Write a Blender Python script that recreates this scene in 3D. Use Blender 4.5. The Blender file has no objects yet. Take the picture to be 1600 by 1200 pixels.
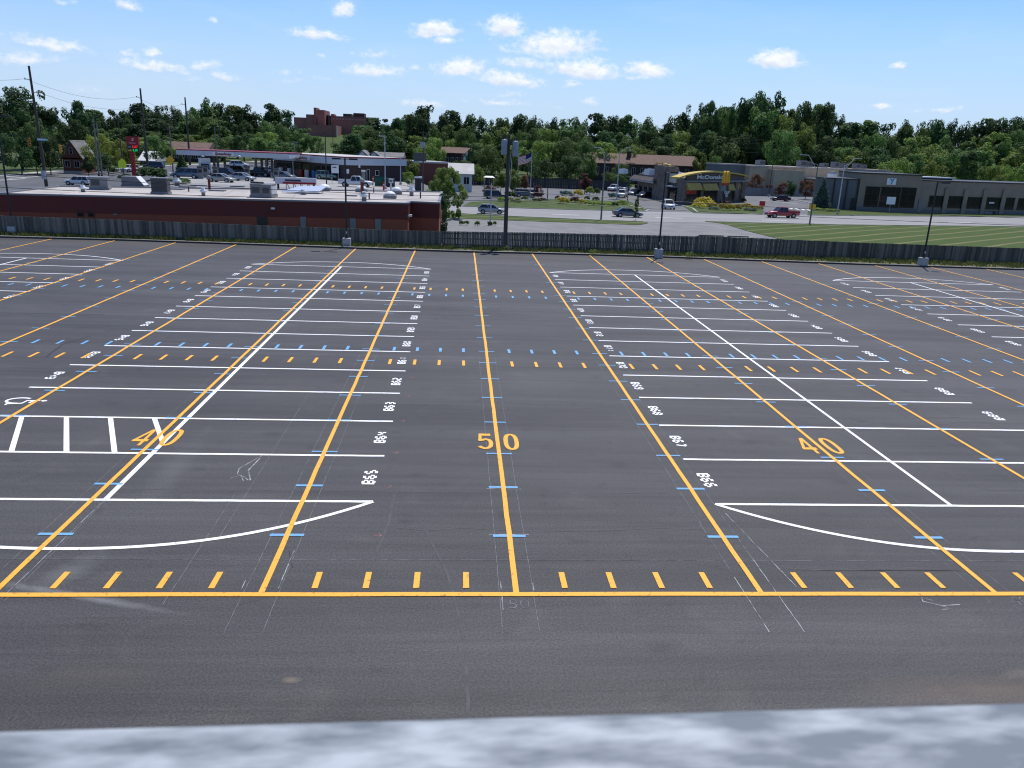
EXPO = 0.16
import bpy, bmesh, math, random
from mathutils import Vector, Matrix, noise as mnoise
random.seed(7)
S = bpy.context.scene
COL = S.collection
R = math.radians
# ------------------------------------------------------------------ camera calibration (fitted on the 5-yard grid of the lot)
FPX = 1225.0
CAM = Vector((-1.15, -12.53, 7.738))
def cam_axes(yaw, pitch, roll):
    cy, sy, cp, sp, cr, sr = math.cos(yaw), math.sin(yaw), math.cos(pitch), math.sin(pitch), math.cos(roll), math.sin(roll)
    f = Vector((sy*cp, cy*cp, -sp)); r = Vector((cy, -sy, 0)); u = r.cross(f)
    return cr*r + sr*u, -sr*r + cr*u, f
AR, AU, AF = cam_axes(.0732, .2894, .0387)
def ray(px, py): return AF*FPX + AR*(px-800) - AU*(py-600)
def at(px, py, z=0.0):
    d = ray(px, py); return CAM + d*((z-CAM.z)/d.z)
def atY(px, py, Y):
    d = ray(px, py); return CAM + d*((Y-CAM.y)/d.y)
def proj(p):
    d = Vector(p)-CAM; z = d.dot(AF); return 800+FPX*d.dot(AR)/z, 600-FPX*d.dot(AU)/z
def sm(a, b, x):
    t = max(0, min(1, (x-a)/(b-a))); return t*t*(3-2*t)
def H(x, y):                      # terrain height
    if y < 52.6: return 0.0
    t = x/(y+12.5)
    left = -2.3 + 2.9*sm(-.46, -.34, t)
    far = left + (-1.9-left)*sm(-.075, -.035, t)
    far += 15*sm(400, 600, y)*(1-sm(-.13, -.08, t))*sm(-.24, -.19, t)
    m = -1.9
    z = m + (far-m)*sm(84, 110, y)
    return z*sm(52.6, 60, y)
def atg(px, py):
    d = ray(px, py)
    lo = (52-CAM.y)/d.y; hi = None; t = lo
    while True:
        t2 = t*1.02; p = CAM+d*t2
        if p.z < H(p.x, p.y): hi = t2; break
        t = t2
        if t2*d.y > 900: break
    if hi is None: return CAM+d*t
    lo = t
    for _ in range(30):
        m = (lo+hi)/2; p = CAM+d*m
        if p.z < H(p.x, p.y): hi = m
        else: lo = m
    p = CAM+d*hi; p.z = H(p.x, p.y); return p
def gY(px, py, Y):                # ground point below the ray at depth Y
    p = atY(px, py, Y); return Vector((p.x, Y, H(p.x, Y)))
def topz(b, py):                  # world z of the point above b that shows at image height py
    lo, hi = -20, 120
    for _ in range(40):
        m = (lo+hi)/2
        if proj((b[0], b[1], m))[1] > py: lo = m
        else: hi = m
    return lo
# ------------------------------------------------------------------ materials
def mat(name, c1, c2=None, scale=4.0, rough=.75, metal=0.0, bump=0.0, spec=.35, coat=0.0, stretch=None, detail=4, world=False, lo=.35, hi=.65, emit=None, trans=0.0, rnd=0.0):
    m = bpy.data.materials.new(name); m.use_nodes = True
    nt = m.node_tree; n = nt.nodes; l = nt.links
    b = n['Principled BSDF']
    b.inputs['Roughness'].default_value = rough; b.inputs['Metallic'].default_value = metal
    b.inputs['Specular IOR Level'].default_value = spec; b.inputs['Coat Weight'].default_value = coat
    c1 = tuple(c1)+(1,)
    b.inputs['Base Color'].default_value = c1
    if emit: b.inputs['Emission Color'].default_value = c1; b.inputs['Emission Strength'].default_value = emit
    out = None
    if c2 is not None or bump:
        tc = n.new('ShaderNodeTexCoord'); mp = n.new('ShaderNodeMapping'); nz = n.new('ShaderNodeTexNoise')
        if world:
            g = n.new('ShaderNodeNewGeometry'); l.new(g.outputs['Position'], mp.inputs['Vector'])
        else: l.new(tc.outputs['Object'], mp.inputs['Vector'])
        if stretch: mp.inputs['Scale'].default_value = stretch
        nz.inputs['Scale'].default_value = scale; nz.inputs['Detail'].default_value = detail
        l.new(mp.outputs['Vector'], nz.inputs['Vector'])
        if c2 is not None:
            rp = n.new('ShaderNodeValToRGB'); rp.color_ramp.elements[0].position = lo; rp.color_ramp.elements[1].position = hi
            rp.color_ramp.elements[0].color = c1; rp.color_ramp.elements[1].color = tuple(c2)+(1,)
            l.new(nz.outputs['Fac'], rp.inputs['Fac']); out = rp.outputs['Color']
        if bump:
            bp = n.new('ShaderNodeBump'); bp.inputs['Strength'].default_value = bump; bp.inputs['Distance'].default_value = .05
            l.new(nz.outputs['Fac'], bp.inputs['Height']); l.new(bp.outputs['Normal'], b.inputs['Normal'])
    if rnd:
        oi = n.new('ShaderNodeObjectInfo'); hs = n.new('ShaderNodeHueSaturation')
        mr = n.new('ShaderNodeMapRange'); mr.inputs['To Min'].default_value = 1-rnd; mr.inputs['To Max'].default_value = 1+rnd
        mh = n.new('ShaderNodeMapRange'); mh.inputs['To Min'].default_value = .478; mh.inputs['To Max'].default_value = .515
        l.new(oi.outputs['Random'], mr.inputs['Value']); l.new(oi.outputs['Random'], mh.inputs['Value'])
        l.new(mr.outputs['Result'], hs.inputs['Value']); l.new(mh.outputs['Result'], hs.inputs['Hue'])
        if out: l.new(out, hs.inputs['Color'])
        else: hs.inputs['Color'].default_value = c1
        out = hs.outputs['Color']
    if out: l.new(out, b.inputs['Base Color'])
    if trans:
        t = n.new('ShaderNodeBsdfTranslucent'); mx = n.new('ShaderNodeMixShader'); mx.inputs['Fac'].default_value = trans
        if out: l.new(out, t.inputs['Color'])
        else: t.inputs['Color'].default_value = c1
        l.new(b.outputs[0], mx.inputs[1]); l.new(t.outputs[0], mx.inputs[2]); l.new(mx.outputs[0], n['Material Output'].inputs['Surface'])
    return m
M = {}
M['white'] = mat('white_paint', (.30,.30,.30), (.80,.80,.79), 11, .7, world=True, lo=.27, hi=.40, detail=7)
M['white2'] = mat('fresh_white_paint', (.40,.40,.40), (.83,.83,.83), 10, .65, world=True, lo=.25, hi=.38, detail=7)
M['orange'] = mat('orange_paint', (.34,.17,.035), (.80,.38,.04), 12, .65, world=True, lo=.27, hi=.42, detail=7)
M['blue'] = mat('blue_paint', (.13,.36,.63), (.15,.31,.50), 9, .65, world=True)
M['chalk'] = mat('chalk', (.20,.20,.205), (.10,.10,.105), 6, .9, world=True, lo=.4, hi=.6)
M['chalk2'] = mat('bright_chalk', (.40,.40,.40), (.12,.12,.122), 5, .9, world=True, lo=.4, hi=.6)
M['pink'] = mat('pink_chalk', (.35,.16,.17), (.2,.1,.1), 9, .9, world=True)
M['seal'] = mat('crack_filler', (.082,.081,.079), (.058,.057,.056), 3, .8, world=True)
M['seald'] = mat('dark_crack', (.016,.016,.017), (.03,.03,.03), 3, .7, world=True)
M['conc'] = mat('concrete', (.42,.41,.39), (.34,.33,.31), 3, .85, bump=.1)
M['concd'] = mat('weathered_concrete', (.30,.295,.28), (.22,.22,.21), 2, .9, world=True)
M['curb'] = mat('curb_concrete', (.26,.25,.23), (.17,.165,.155), 1.5, .9, world=True)
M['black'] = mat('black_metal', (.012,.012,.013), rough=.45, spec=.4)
M['dark'] = mat('dark_grey', (.03,.03,.032), rough=.6)
M['rubber'] = mat('rubber', (.012,.012,.012), rough=.85)
M['rim'] = mat('wheel_alloy', (.35,.35,.36), rough=.35, metal=.7)
M['glass'] = mat('car_glass', (.012,.014,.016), rough=.06, spec=.6)
M['pane'] = mat('window_glass', (.006,.007,.009), (.012,.013,.014), .6, .1, spec=.25)
M['chrome'] = mat('bright_metal', (.5,.5,.5), rough=.25, metal=.9)
M['galv'] = mat('galvanised_steel', (.34,.36,.38), (.46,.48,.50), 6, .5, metal=.4)
M['wood'] = mat('utility_pole_wood', (.055,.045,.037), (.09,.075,.06), 2, .9, stretch=(8,8,.5))
M['woodg'] = mat('grey_pole_wood', (.20,.19,.17), (.14,.13,.12), 2, .9, stretch=(8,8,.5))
M['trans'] = mat('transformer_grey', (.30,.33,.36), (.22,.24,.26), 1.5, .5)
M['lampred'] = mat('tail_lamp', (.25,.01,.01), rough=.3)
M['lampclear'] = mat('head_lamp', (.6,.6,.62), rough=.15)
M['yellow'] = mat('traffic_yellow', (.55,.27,.02), (.45,.2,.02), 2, .5)
M['signy'] = mat('yellow_sign', (.75,.42,.03), rough=.5)
M['signl'] = mat('lime_sign', (.65,.75,.03), rough=.5)
M['red'] = mat('red_sign', (.30,.008,.016), rough=.4)
M['redp'] = mat('red_plastic', (.45,.02,.02), rough=.5)
M['signw'] = mat('white_sign', (.72,.72,.72), rough=.5)
M['ledr'] = mat('red_led', (.8,.03,.02), emit=.6)
M['ledg'] = mat('green_led', (.02,.7,.12), emit=.5)
M['teal'] = mat('teal_sign', (.0,.28,.33), rough=.5)
M['tealg'] = mat('blue_sign', (.02,.16,.38), rough=.5)
M['navy'] = mat('flag_navy', (.015,.02,.10), rough=.8)
M['flagr'] = mat('flag_red', (.45,.03,.04), rough=.8)
M['flagw'] = mat('flag_white', (.7,.7,.7), rough=.8)
M['gold'] = mat('golden_yellow', (.72,.40,.02), rough=.45)
M['goldd'] = mat('awning_yellow', (.46,.33,.05), rough=.6)
M['awnw'] = mat('awning_stripe', (.45,.30,.06), rough=.6)
# foliage
LEAF = {}; LK = 1.7
for nm, a, b_ in [('dark',(.020,.040,.014),(.045,.080,.024)), ('mid',(.035,.066,.018),(.075,.12,.032)), ('light',(.065,.105,.022),(.13,.18,.04)), ('yellow',(.09,.115,.02),(.19,.20,.035)),
                  ('purple',(.042,.018,.016),(.08,.036,.028)), ('rust',(.075,.042,.025),(.125,.075,.042)), ('blue',(.03,.06,.05),(.07,.11,.095)), ('gold',(.27,.22,.03),(.44,.36,.06)), ('lime',(.13,.19,.03),(.24,.30,.06))]:
    LEAF[nm] = mat('leaf_'+nm, tuple(LK*v for v in a), tuple((LK if nm not in ('gold','lime') else 1.1)*v for v in b_), 5.0, .7, spec=.25, trans=.45, detail=2, rnd=.28)
M['bark'] = mat('bark', (.05,.04,.03), (.09,.075,.06), 6, .9)
# ------------------------------------------------------------------ mesh builder
class MB:
    def __init__(s): s.v = []; s.f = []; s.mi = []; s.m = 0; s.sm = []; s.smooth = False
    def add(s, vs, fs):
        o = len(s.v); s.v += [tuple(v) for v in vs]
        for f in fs: s.f.append(tuple(i+o for i in f)); s.mi.append(s.m); s.sm.append(s.smooth)
        return s
    def hexa(s, lo, hi):          # two loops of equal length
        n = len(lo); s.add(list(lo)+list(hi), [tuple(reversed(range(n))), tuple(range(n, 2*n))]+[(i, (i+1)%n, n+(i+1)%n, n+i) for i in range(n)]); return s
    def box(s, c, d, rz=0.0):
        x, y, z = d[0]/2, d[1]/2, d[2]/2; cs, sn = math.cos(rz), math.sin(rz)
        q = [(-x,-y),(x,-y),(x,y),(-x,y)]; q = [(c[0]+a*cs-b*sn, c[1]+a*sn+b*cs) for a, b in q]
        return s.hexa([(a,b,c[2]-z) for a,b in q], [(a,b,c[2]+z) for a,b in q])
    def bx(s, x0, x1, y0, y1, z0, z1): return s.box(((x0+x1)/2,(y0+y1)/2,(z0+z1)/2),(x1-x0,y1-y0,z1-z0))
    def prism(s, poly, z0, z1): return s.hexa([(a,b,z0) for a,b in poly], [(a,b,z1) for a,b in poly])
    def prismy(s, poly, y0, y1):  # polygon in xz, extruded along y
        return s.hexa([(a,y1,b) for a,b in poly], [(a,y0,b) for a,b in poly])
    def prismx(s, poly, x0, x1): return s.hexa([(x0,a,b) for a,b in poly], [(x1,a,b) for a,b in poly])
    def tube(s, p, q, r0, r1=None, n=8):
        r1 = r0 if r1 is None else r1; p, q = Vector(p), Vector(q); a = (q-p).normalized()
        t = Vector((0,0,1)) if abs(a.z) < .9 else Vector((1,0,0)); e = a.cross(t).normalized(); g = a.cross(e)
        ring = lambda c, r: [c+e*r*math.cos(2*math.pi*i/n)+g*r*math.sin(2*math.pi*i/n) for i in range(n)]
        old = s.smooth; s.smooth = True
        A, B = ring(p, r0), ring(q, r1); s.add(A+B, [(i, n+i, n+(i+1)%n, (i+1)%n) for i in range(n)])
        s.smooth = False; s.add(A, [tuple(range(n))]); s.add(B, [tuple(reversed(range(n)))]); s.smooth = old; return s
    def path(s, pts, r, n=6):
        for a, b in zip(pts[:-1], pts[1:]): s.tube(a, b, r, r, n)
        return s
    def lathe(s, prof, c=(0,0,0), n=16):
        V = []; F = []
        for r, z in prof: V += [(c[0]+r*math.cos(2*math.pi*i/n), c[1]+r*math.sin(2*math.pi*i/n), c[2]+z) for i in range(n)]
        for k in range(len(prof)-1): F += [(k*n+i, k*n+(i+1)%n, (k+1)*n+(i+1)%n, (k+1)*n+i) for i in range(n)]
        old = s.smooth; s.smooth = True; s.add(V, F); s.smooth = False
        s.add(V[:n], [tuple(reversed(range(n)))]); s.add(V[-n:], [tuple(range(n))]); s.smooth = old; return s
    def strip(s, pts, w, z):      # flat ribbon on the ground
        P = [Vector((p[0], p[1])) for p in pts]; L = []; Rr = []
        for i, p in enumerate(P):
            a = P[max(i-1,0)]; b = P[min(i+1,len(P)-1)]; d = (b-a).normalized(); nn = Vector((-d.y, d.x))
            L.append((p.x+nn.x*w/2, p.y+nn.y*w/2, z)); Rr.append((p.x-nn.x*w/2, p.y-nn.y*w/2, z))
        n = len(P); return s.add(L+Rr, [(n+i, n+i+1, i+1, i) for i in range(n-1)])
    def flat(s, poly, z): return s.add([(a,b,z) for a,b in poly], [tuple(range(len(poly)))])
    def ngon(s, pts): return s.add(pts, [tuple(range(len(pts)))])
    def grid(s, A, B, m, lift):   # draped sheet between two polylines
        n = len(A); V = []
        for i in range(n):
            for k in range(m+1):
                t = k/m; x = A[i][0]*(1-t)+B[i][0]*t; y = A[i][1]*(1-t)+B[i][1]*t; V.append((x, y, H(x,y)+lift))
        F = [(i*(m+1)+k, (i+1)*(m+1)+k, (i+1)*(m+1)+k+1, i*(m+1)+k+1) for i in range(n-1) for k in range(m)]
        s.smooth = True; s.add(V, F); s.smooth = False; return s
    def build(s, name, mats, parent=None, fix=True):
        me = bpy.data.meshes.new(name); me.from_pydata(s.v, [], s.f)
        ms = mats if isinstance(mats, (list, tuple)) else [mats]
        for q in ms: me.materials.append(q)
        me.polygons.foreach_set('material_index', s.mi); me.polygons.foreach_set('use_smooth', s.sm)
        if fix:
            bm = bmesh.new(); bm.from_mesh(me); bmesh.ops.recalc_face_normals(bm, faces=bm.faces); bm.to_mesh(me); bm.free()
        o = bpy.data.objects.new(name, me); COL.objects.link(o)
        if parent: o.parent = parent
        return o
def thing(name, label, cat, loc=(0,0,0), rz=0.0, group=None, kind=None):
    o = bpy.data.objects.new(name, None); COL.objects.link(o); o.location = loc; o.rotation_euler = (0,0,rz); o.empty_display_size = .3
    o['label'] = label; o['category'] = cat
    if group: o['group'] = group
    return o
def tag(o, label, cat, group=None):
    o['label'] = label; o['category'] = cat
    if group: o['group'] = group
    return o
def struct(o): o['kind'] = 'structure'; return o
def stuff(o): o['kind'] = 'stuff'; return o
def copytree(o, parent=None):
    c = o.copy(); COL.objects.link(c)
    if parent: c.parent = parent
    for ch in [x for x in COL.objects if x.parent is o]: copytree(ch, c)
    return c
def resample(P, n):
    P = [Vector((p[0], p[1])) for p in P]; d = [0]
    for a, b in zip(P[:-1], P[1:]): d.append(d[-1]+(b-a).length)
    out = []
    for i in range(n):
        t = d[-1]*i/(n-1); k = 0
        while k < len(P)-2 and d[k+1] < t: k += 1
        u = (t-d[k])/max(1e-9, d[k+1]-d[k]); out.append(P[k].lerp(P[k+1], u))
    return out
def textmesh(body, size, extrude=.01, offset=0.0, shear=0.0, align='CENTER', space=1.0):
    cu = bpy.data.curves.new('t', 'FONT'); cu.body = body; cu.size = size; cu.extrude = extrude; cu.offset = offset; cu.shear = shear
    cu.align_x = align; cu.align_y = 'CENTER'; cu.resolution_u = 4; cu.space_character = space
    o = bpy.data.objects.new('t', cu); COL.objects.link(o)
    bpy.context.view_layer.update()
    me = bpy.data.meshes.new_from_object(o.evaluated_get(bpy.context.evaluated_depsgraph_get()))
    bpy.data.objects.remove(o); bpy.data.curves.remove(cu); return me
def text(name, body, size, m, parent, loc, rot=(math.pi/2,0,0), extrude=.02, offset=0.0, shear=0.0, sx=1.0, align='CENTER', space=1.0):
    me = textmesh(body, size, extrude, offset, shear, align, space); me.materials.clear(); me.materials.append(m)
    o = bpy.data.objects.new(name, me); COL.objects.link(o); o.location = loc; o.rotation_euler = rot; o.scale = (sx,1,1)
    if parent: o.parent = parent
    return o
# ================================================================== GROUND
gm = mat('grass', (.045,.075,.022), (.085,.105,.035), .9, .95, spec=.1, world=True, bump=.4, detail=8)
def mow_material():
    m = bpy.data.materials.new('mown_lawn'); m.use_nodes = True; nt = m.node_tree; n = nt.nodes; l = nt.links; b = n['Principled BSDF']
    b.inputs['Roughness'].default_value = .95; b.inputs['Specular IOR Level'].default_value = .1
    g = n.new('ShaderNodeNewGeometry'); mp = n.new('ShaderNodeMapping'); mp.inputs['Rotation'].default_value = (0,0,R(53)); wv = n.new('ShaderNodeTexWave'); wv.wave_type = 'BANDS'
    l.new(g.outputs['Position'], mp.inputs[0]); l.new(mp.outputs[0], wv.inputs[0]); wv.inputs['Scale'].default_value = .085; wv.inputs['Distortion'].default_value = 2.2; wv.inputs['Detail'].default_value = 3; wv.inputs['Detail Scale'].default_value = .4
    rp = n.new('ShaderNodeValToRGB'); rp.color_ramp.elements[0].position = .88; rp.color_ramp.elements[1].position = .995
    rp.color_ramp.elements[0].color = (.062,.092,.026,1); rp.color_ramp.elements[1].color = (.16,.155,.075,1)
    l.new(wv.outputs['Fac'], rp.inputs[0])
    nz = n.new('ShaderNodeTexNoise'); nz.inputs['Scale'].default_value = .5; nz.inputs['Detail'].default_value = 8; l.new(g.outputs['Position'], nz.inputs[0])
    mx = n.new('ShaderNodeMix'); mx.data_type = 'RGBA'; mx.blend_type = 'MULTIPLY'; mx.inputs[0].default_value = .7
    r2 = n.new('ShaderNodeValToRGB'); r2.color_ramp.elements[0].color = (.6,.65,.6,1); r2.color_ramp.elements[1].color = (1.3,1.2,1.1,1); l.new(nz.outputs['Fac'], r2.inputs[0])
    l.new(rp.outputs[0], mx.inputs[6]); l.new(r2.outputs[0], mx.inputs[7]); l.new(mx.outputs[2], b.inputs['Base Color']); return m
M['lawn'] = mow_material()
def lot_material():
    m = bpy.data.materials.new('sealed_asphalt'); m.use_nodes = True; nt = m.node_tree; n = nt.nodes; l = nt.links; b = n['Principled BSDF']
    g = n.new('ShaderNodeNewGeometry')
    def noise(scale, stretch=None, detail=3, dist=0):
        z = n.new('ShaderNodeTexNoise'); z.inputs['Scale'].default_value = scale; z.inputs['Detail'].default_value = detail; z.inputs['Distortion'].default_value = dist
        mp = n.new('ShaderNodeMapping'); l.new(g.outputs['Position'], mp.inputs[0]); mp.inputs['Scale'].default_value = stretch or (1,1,1); l.new(mp.outputs[0], z.inputs[0]); return z.outputs['Fac']
    def ramp(f, a, c, p0=.3, p1=.7):
        r = n.new('ShaderNodeValToRGB'); r.color_ramp.elements[0].position = p0; r.color_ramp.elements[1].position = p1
        r.color_ramp.elements[0].color = a+(1,); r.color_ramp.elements[1].color = c+(1,); l.new(f, r.inputs[0]); return r.outputs[0]
    def mix(a, c, f, bt='MIX'):
        x = n.new('ShaderNodeMix'); x.data_type = 'RGBA'; x.blend_type = bt
        if isinstance(f, float): x.inputs[0].default_value = f
        else: l.new(f, x.inputs[0])
        l.new(a, x.inputs[6])
        if isinstance(c, tuple): x.inputs[7].default_value = c+(1,)
        else: l.new(c, x.inputs[7])
        return x.outputs[2]
    c = ramp(noise(.35, (.12,1.6,1), 5, .6), (.0455,.0432,.0415), (.0630,.0602,.0580), .34, .66)        # broad squeegee streaks along the lot
    c = mix(c, ramp(noise(1.0, (.16,4.5,1), 8, .8), (.82,.82,.82), (1.2,1.2,1.2), .28, .72), .8, 'MULTIPLY')
    c = mix(c, ramp(noise(.11, None, 4), (.84,.84,.84), (1.14,1.14,1.14)), 1.0, 'MULTIPLY')
    c = mix(c, ramp(noise(26, None, 3), (.66,.66,.66), (1.42,1.42,1.42), .34, .66), .75, 'MULTIPLY')
    c = mix(c, ramp(noise(95, None, 2), (.6,.6,.6), (1.5,1.5,1.5), .34, .66), .8, 'MULTIPLY')
    c = mix(c, ramp(noise(.8, None, 7, .6), (1.0,1.0,1.0), (1.32,1.30,1.26), .56, .78), .8, 'MULTIPLY')
    c = mix(c, ramp(noise(1.7, None, 6, .4), (.62,.62,.62), (1.0,1.0,1.0), .24, .38), .7, 'MULTIPLY')
    c = mix(c, ramp(noise(9, None, 5), (1.0,1.0,1.0), (2.6,2.5,2.3), .73, .80), .6, 'MULTIPLY')
    sp = n.new('ShaderNodeSeparateXYZ'); l.new(g.outputs['Position'], sp.inputs[0])
    def blob(cx, cy, rx, ry, lo, hi, rot=0):            # irregular patch mask
        mp = n.new('ShaderNodeMapping'); mp.vector_type = 'TEXTURE'; mp.inputs['Location'].default_value = (cx,cy,0); mp.inputs['Rotation'].default_value = (0,0,rot); mp.inputs['Scale'].default_value = (rx,ry,1)
        l.new(g.outputs['Position'], mp.inputs[0]); ln = n.new('ShaderNodeVectorMath'); ln.operation = 'LENGTH'; l.new(mp.outputs[0], ln.inputs[0])
        nn = noise(2.2, None, 6, 1.0); ad = n.new('ShaderNodeMath'); ad.operation = 'MULTIPLY_ADD'; ad.inputs[1].default_value = .9; l.new(nn, ad.inputs[0]); l.new(ln.outputs['Value'], ad.inputs[2])
        mr = n.new('ShaderNodeMapRange'); mr.inputs[1].default_value = hi; mr.inputs[2].default_value = lo; l.new(ad.outputs[0], mr.inputs[0]); return mr.outputs[0]
    def scaled(f, k):
        q = n.new('ShaderNodeMath'); q.operation = 'MULTIPLY'; q.inputs[1].default_value = k; l.new(f, q.inputs[0]); return q.outputs[0]
    c = mix(c, (.16,.115,.075), scaled(blob(7.4,-2.75,2.6,.42,.35,1.5), .42))                    # tan dirt wash
    c = mix(c, (.20,.17,.13), scaled(blob(8.3,-2.3,.9,.16,.35,1.3, .1), .45))
    c = mix(c, (.09,.07,.055), scaled(blob(-6.5,-2.2,1.5,.5,.35,1.4), .3))
    c = mix(c, (.33,.33,.33), scaled(blob(-7.6,-.05,2.0,.13,.35,1.45,-.28), .40))               # grinding dust
    c = mix(c, (.24,.24,.24), scaled(blob(-8.25,.75,1.0,.45,.35,1.4,1.1), .25))
    c = mix(c, (.2,.2,.2), scaled(blob(-8.0,5.5,.5,2.6,.35,1.4,.03), .16))
    c = mix(c, (.24,.19,.13), scaled(blob(-3.55,-2.35,.22,.12,.35,1.2), .6))
    for bx_, by_, br in ((3.1,6.2,.5),(7.3,8.0,.45),(-6.2,8.1,.5),(8.6,5.2,.6),(-11.5,10.6,.5),(13.4,7.9,.5),(2.3,-1.6,.4),(-5.0,13.4,.6)): c = mix(c, (.022,.021,.020), scaled(blob(bx_,by_,br,br*.7,.35,1.3), .45))
    c = mix(c, (.02,.02,.02), scaled(blob(-2.2,2.9,.35,.22,.3,1.2), .6))
    l.new(c, b.inputs['Base Color'])
    rr = n.new('ShaderNodeMapRange'); rr.inputs[3].default_value = .58; rr.inputs[4].default_value = .8; l.new(noise(.5,(.15,2,1),4), rr.inputs[0]); l.new(rr.outputs[0], b.inputs['Roughness'])
    b.inputs['Specular IOR Level'].default_value = .28
    bp = n.new('ShaderNodeBump'); bp.inputs['Strength'].default_value = .35; bp.inputs['Distance'].default_value = .01; l.new(noise(70,None,2), bp.inputs['Height']); l.new(bp.outputs[0], b.inputs['Normal'])
    return m
M['lot'] = lot_material()
M['road'] = mat('concrete_road', (.205,.20,.19), (.255,.25,.24), .25, .85, world=True, detail=8, stretch=(.4,1.5,1))
M['drive'] = mat('worn_asphalt_drive', (.15,.148,.142), (.20,.195,.185), .35, .9, world=True, detail=8)
M['asph'] = mat('grey_asphalt', (.10,.10,.102), (.135,.135,.137), .3, .85, world=True, detail=8)
M['asph2'] = mat('street_asphalt', (.075,.075,.078), (.105,.105,.108), .25, .85, world=True, detail=8)
M['pad'] = mat('concrete_pad', (.26,.25,.235), (.33,.32,.30), .4, .9, world=True, detail=6)
# terrain: one sheet, fine near the roads, coarse towards the horizon
xs = sorted(set([-2500,-1600,-1000,-700,-500,-400,-330,-280,-240]+[-210+i*3 for i in range(140)]+[225,260,300,360,430,520,700,1000,1600,2500]))
ys = sorted(set([-400,-200,-100,-60,-30,0,20,40,50,52.6]+[53.6+i for i in range(10)]+[64+i*2.0 for i in range(60)]+[184+i*6 for i in range(30)]+[364+i*12 for i in range(26)]+[700,800,1000,1400,2000,3000,4000]))
tb = MB(); nx = len(xs); tb.smooth = True
tb.add([(x, y, H(x,y)-.03) for y in ys for x in xs], [(j*nx+i, j*nx+i+1, (j+1)*nx+i+1, (j+1)*nx+i) for j in range(len(ys)-1) for i in range(nx-1)])
struct(tb.build('ground', gm))
# parking lot
curb_px = [(-500,353),(-250,362.5),(0,371.5),(200,376.5),(400,383.5),(600,390.5),(744,395),(860,397.5),(1030,402.5),(1200,409),(1340,414),(1600,422.5),(1800,430),(2100,441)]
curbP = [at(*p) for p in curb_px]
lotb = MB(); ce = resample(curbP, 60)
lotb.add([(p.x, -30, 0) for p in ce]+[(p.x, p.y, 0) for p in ce], [(i, i+1, 61+i, 60+i) for i in range(59)])
LOT = struct(lotb.build('parking_lot', M['lot']))
cb = MB()
for a, b in zip(ce[:-1], ce[1:]):
    cb.hexa([(a.x,a.y,-.05),(b.x,b.y,-.05),(b.x,b.y+.3,-.05),(a.x,a.y+.3,-.05)], [(a.x,a.y+.02,.13),(b.x,b.y+.02,.13),(b.x,b.y+.3,.13),(a.x,a.y+.3,.13)])
struct(cb.build('kerb', M['curb']))
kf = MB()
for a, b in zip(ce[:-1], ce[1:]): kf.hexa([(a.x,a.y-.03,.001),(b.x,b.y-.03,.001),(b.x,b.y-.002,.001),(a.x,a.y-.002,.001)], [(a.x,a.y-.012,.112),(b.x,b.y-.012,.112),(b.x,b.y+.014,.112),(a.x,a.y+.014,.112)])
struct(kf.build('kerb_shade_face', M['black']))  # black front strip: kerb's shadow line painted in, along with a sealer coat
fence_px = [(-500,354),(-250,360),(0,366),(200,372.5),(400,380.5),(640,389),(860,394),(1090,398),(1340,406),(1600,414),(1800,421),(2100,432)]
fenceP = [at(*p, .1) for p in fence_px]; fenceP = [Vector((p.x, max(p.y, 51.0), p.z)) for p in fenceP]
fr = resample(fenceP, 60); cr = [Vector((p.x, p.y+.3)) for p in ce]
vb = MB(); vb.smooth = True
back = [Vector((p.x, p.y+1.6)) for p in fr]
Vs = []
for i in range(60):
    Vs += [(cr[i].x, cr[i].y, .10), (fr[i].x, fr[i].y, .12), (back[i].x, back[i].y, .0)]
vb.add(Vs, [(i*3+k, (i+1)*3+k, (i+1)*3+k+1, i*3+k+1) for i in range(59) for k in range(2)])
gv = mat('verge_grass', (.065,.085,.03), (.15,.135,.075), 1.3, .95, spec=.1, world=True, detail=8, bump=.5)
struct(vb.build('grass_verge', gv))
# ---- painted markings: parts of the lot
def marks(name, items, m, label=None):
    items.sort(key=lambda q: q[0]); rest = MB()
    for i, (d, mb) in enumerate(items):
        if i < 100: 
            o = mb.build(name, m, LOT, fix=False)
            if label: o['label'] = label
        else: rest.add(mb.v, mb.f)
    if rest.v: stuff(rest.build(name, m, LOT, fix=False))
def wob(x0, y0, x1, y1, n=24, a=.006, horiz=False):
    if horiz: return [(x0+(x1-x0)*i/n, y0+(y1-y0)*i/n+random.uniform(-a,a)) for i in range(n+1)]
    return [(x0+(x1-x0)*i/n+random.uniform(-a,a), y0+(y1-y0)*i/n) for i in range(n+1)]
def cdist(x, y): return math.hypot(x-CAM.x, y-CAM.y)
def curbY(x):
    for a, b in zip(ce[:-1], ce[1:]):
        if a.x <= x <= b.x: return a.y+(b.y-a.y)*(x-a.x)/(b.x-a.x)
    return 48
Y5 = 4.572
LY = [3.87,6.63,9.33,12.08,14.77,17.55,20.15,22.73,25.42,28.2,30.85,33.85,36.7,39.6]
yl = []
for k in range(-13, 14):
    x = k*Y5; q = MB().strip(wob(x, -.02, x, curbY(x)-.05, 60, .007), .108, .012); yl.append((abs(k), q))
marks('yard_line', yl, M['orange'], 'long orange line running away across the lot')
marks('sideline', [(0, MB().strip(wob(-62, 0, 62, 0, 120, .007, True), .13, .013))], M['orange'], 'orange line across the near side of the field')
hs = {'orange': [], 'blue': []}
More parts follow.
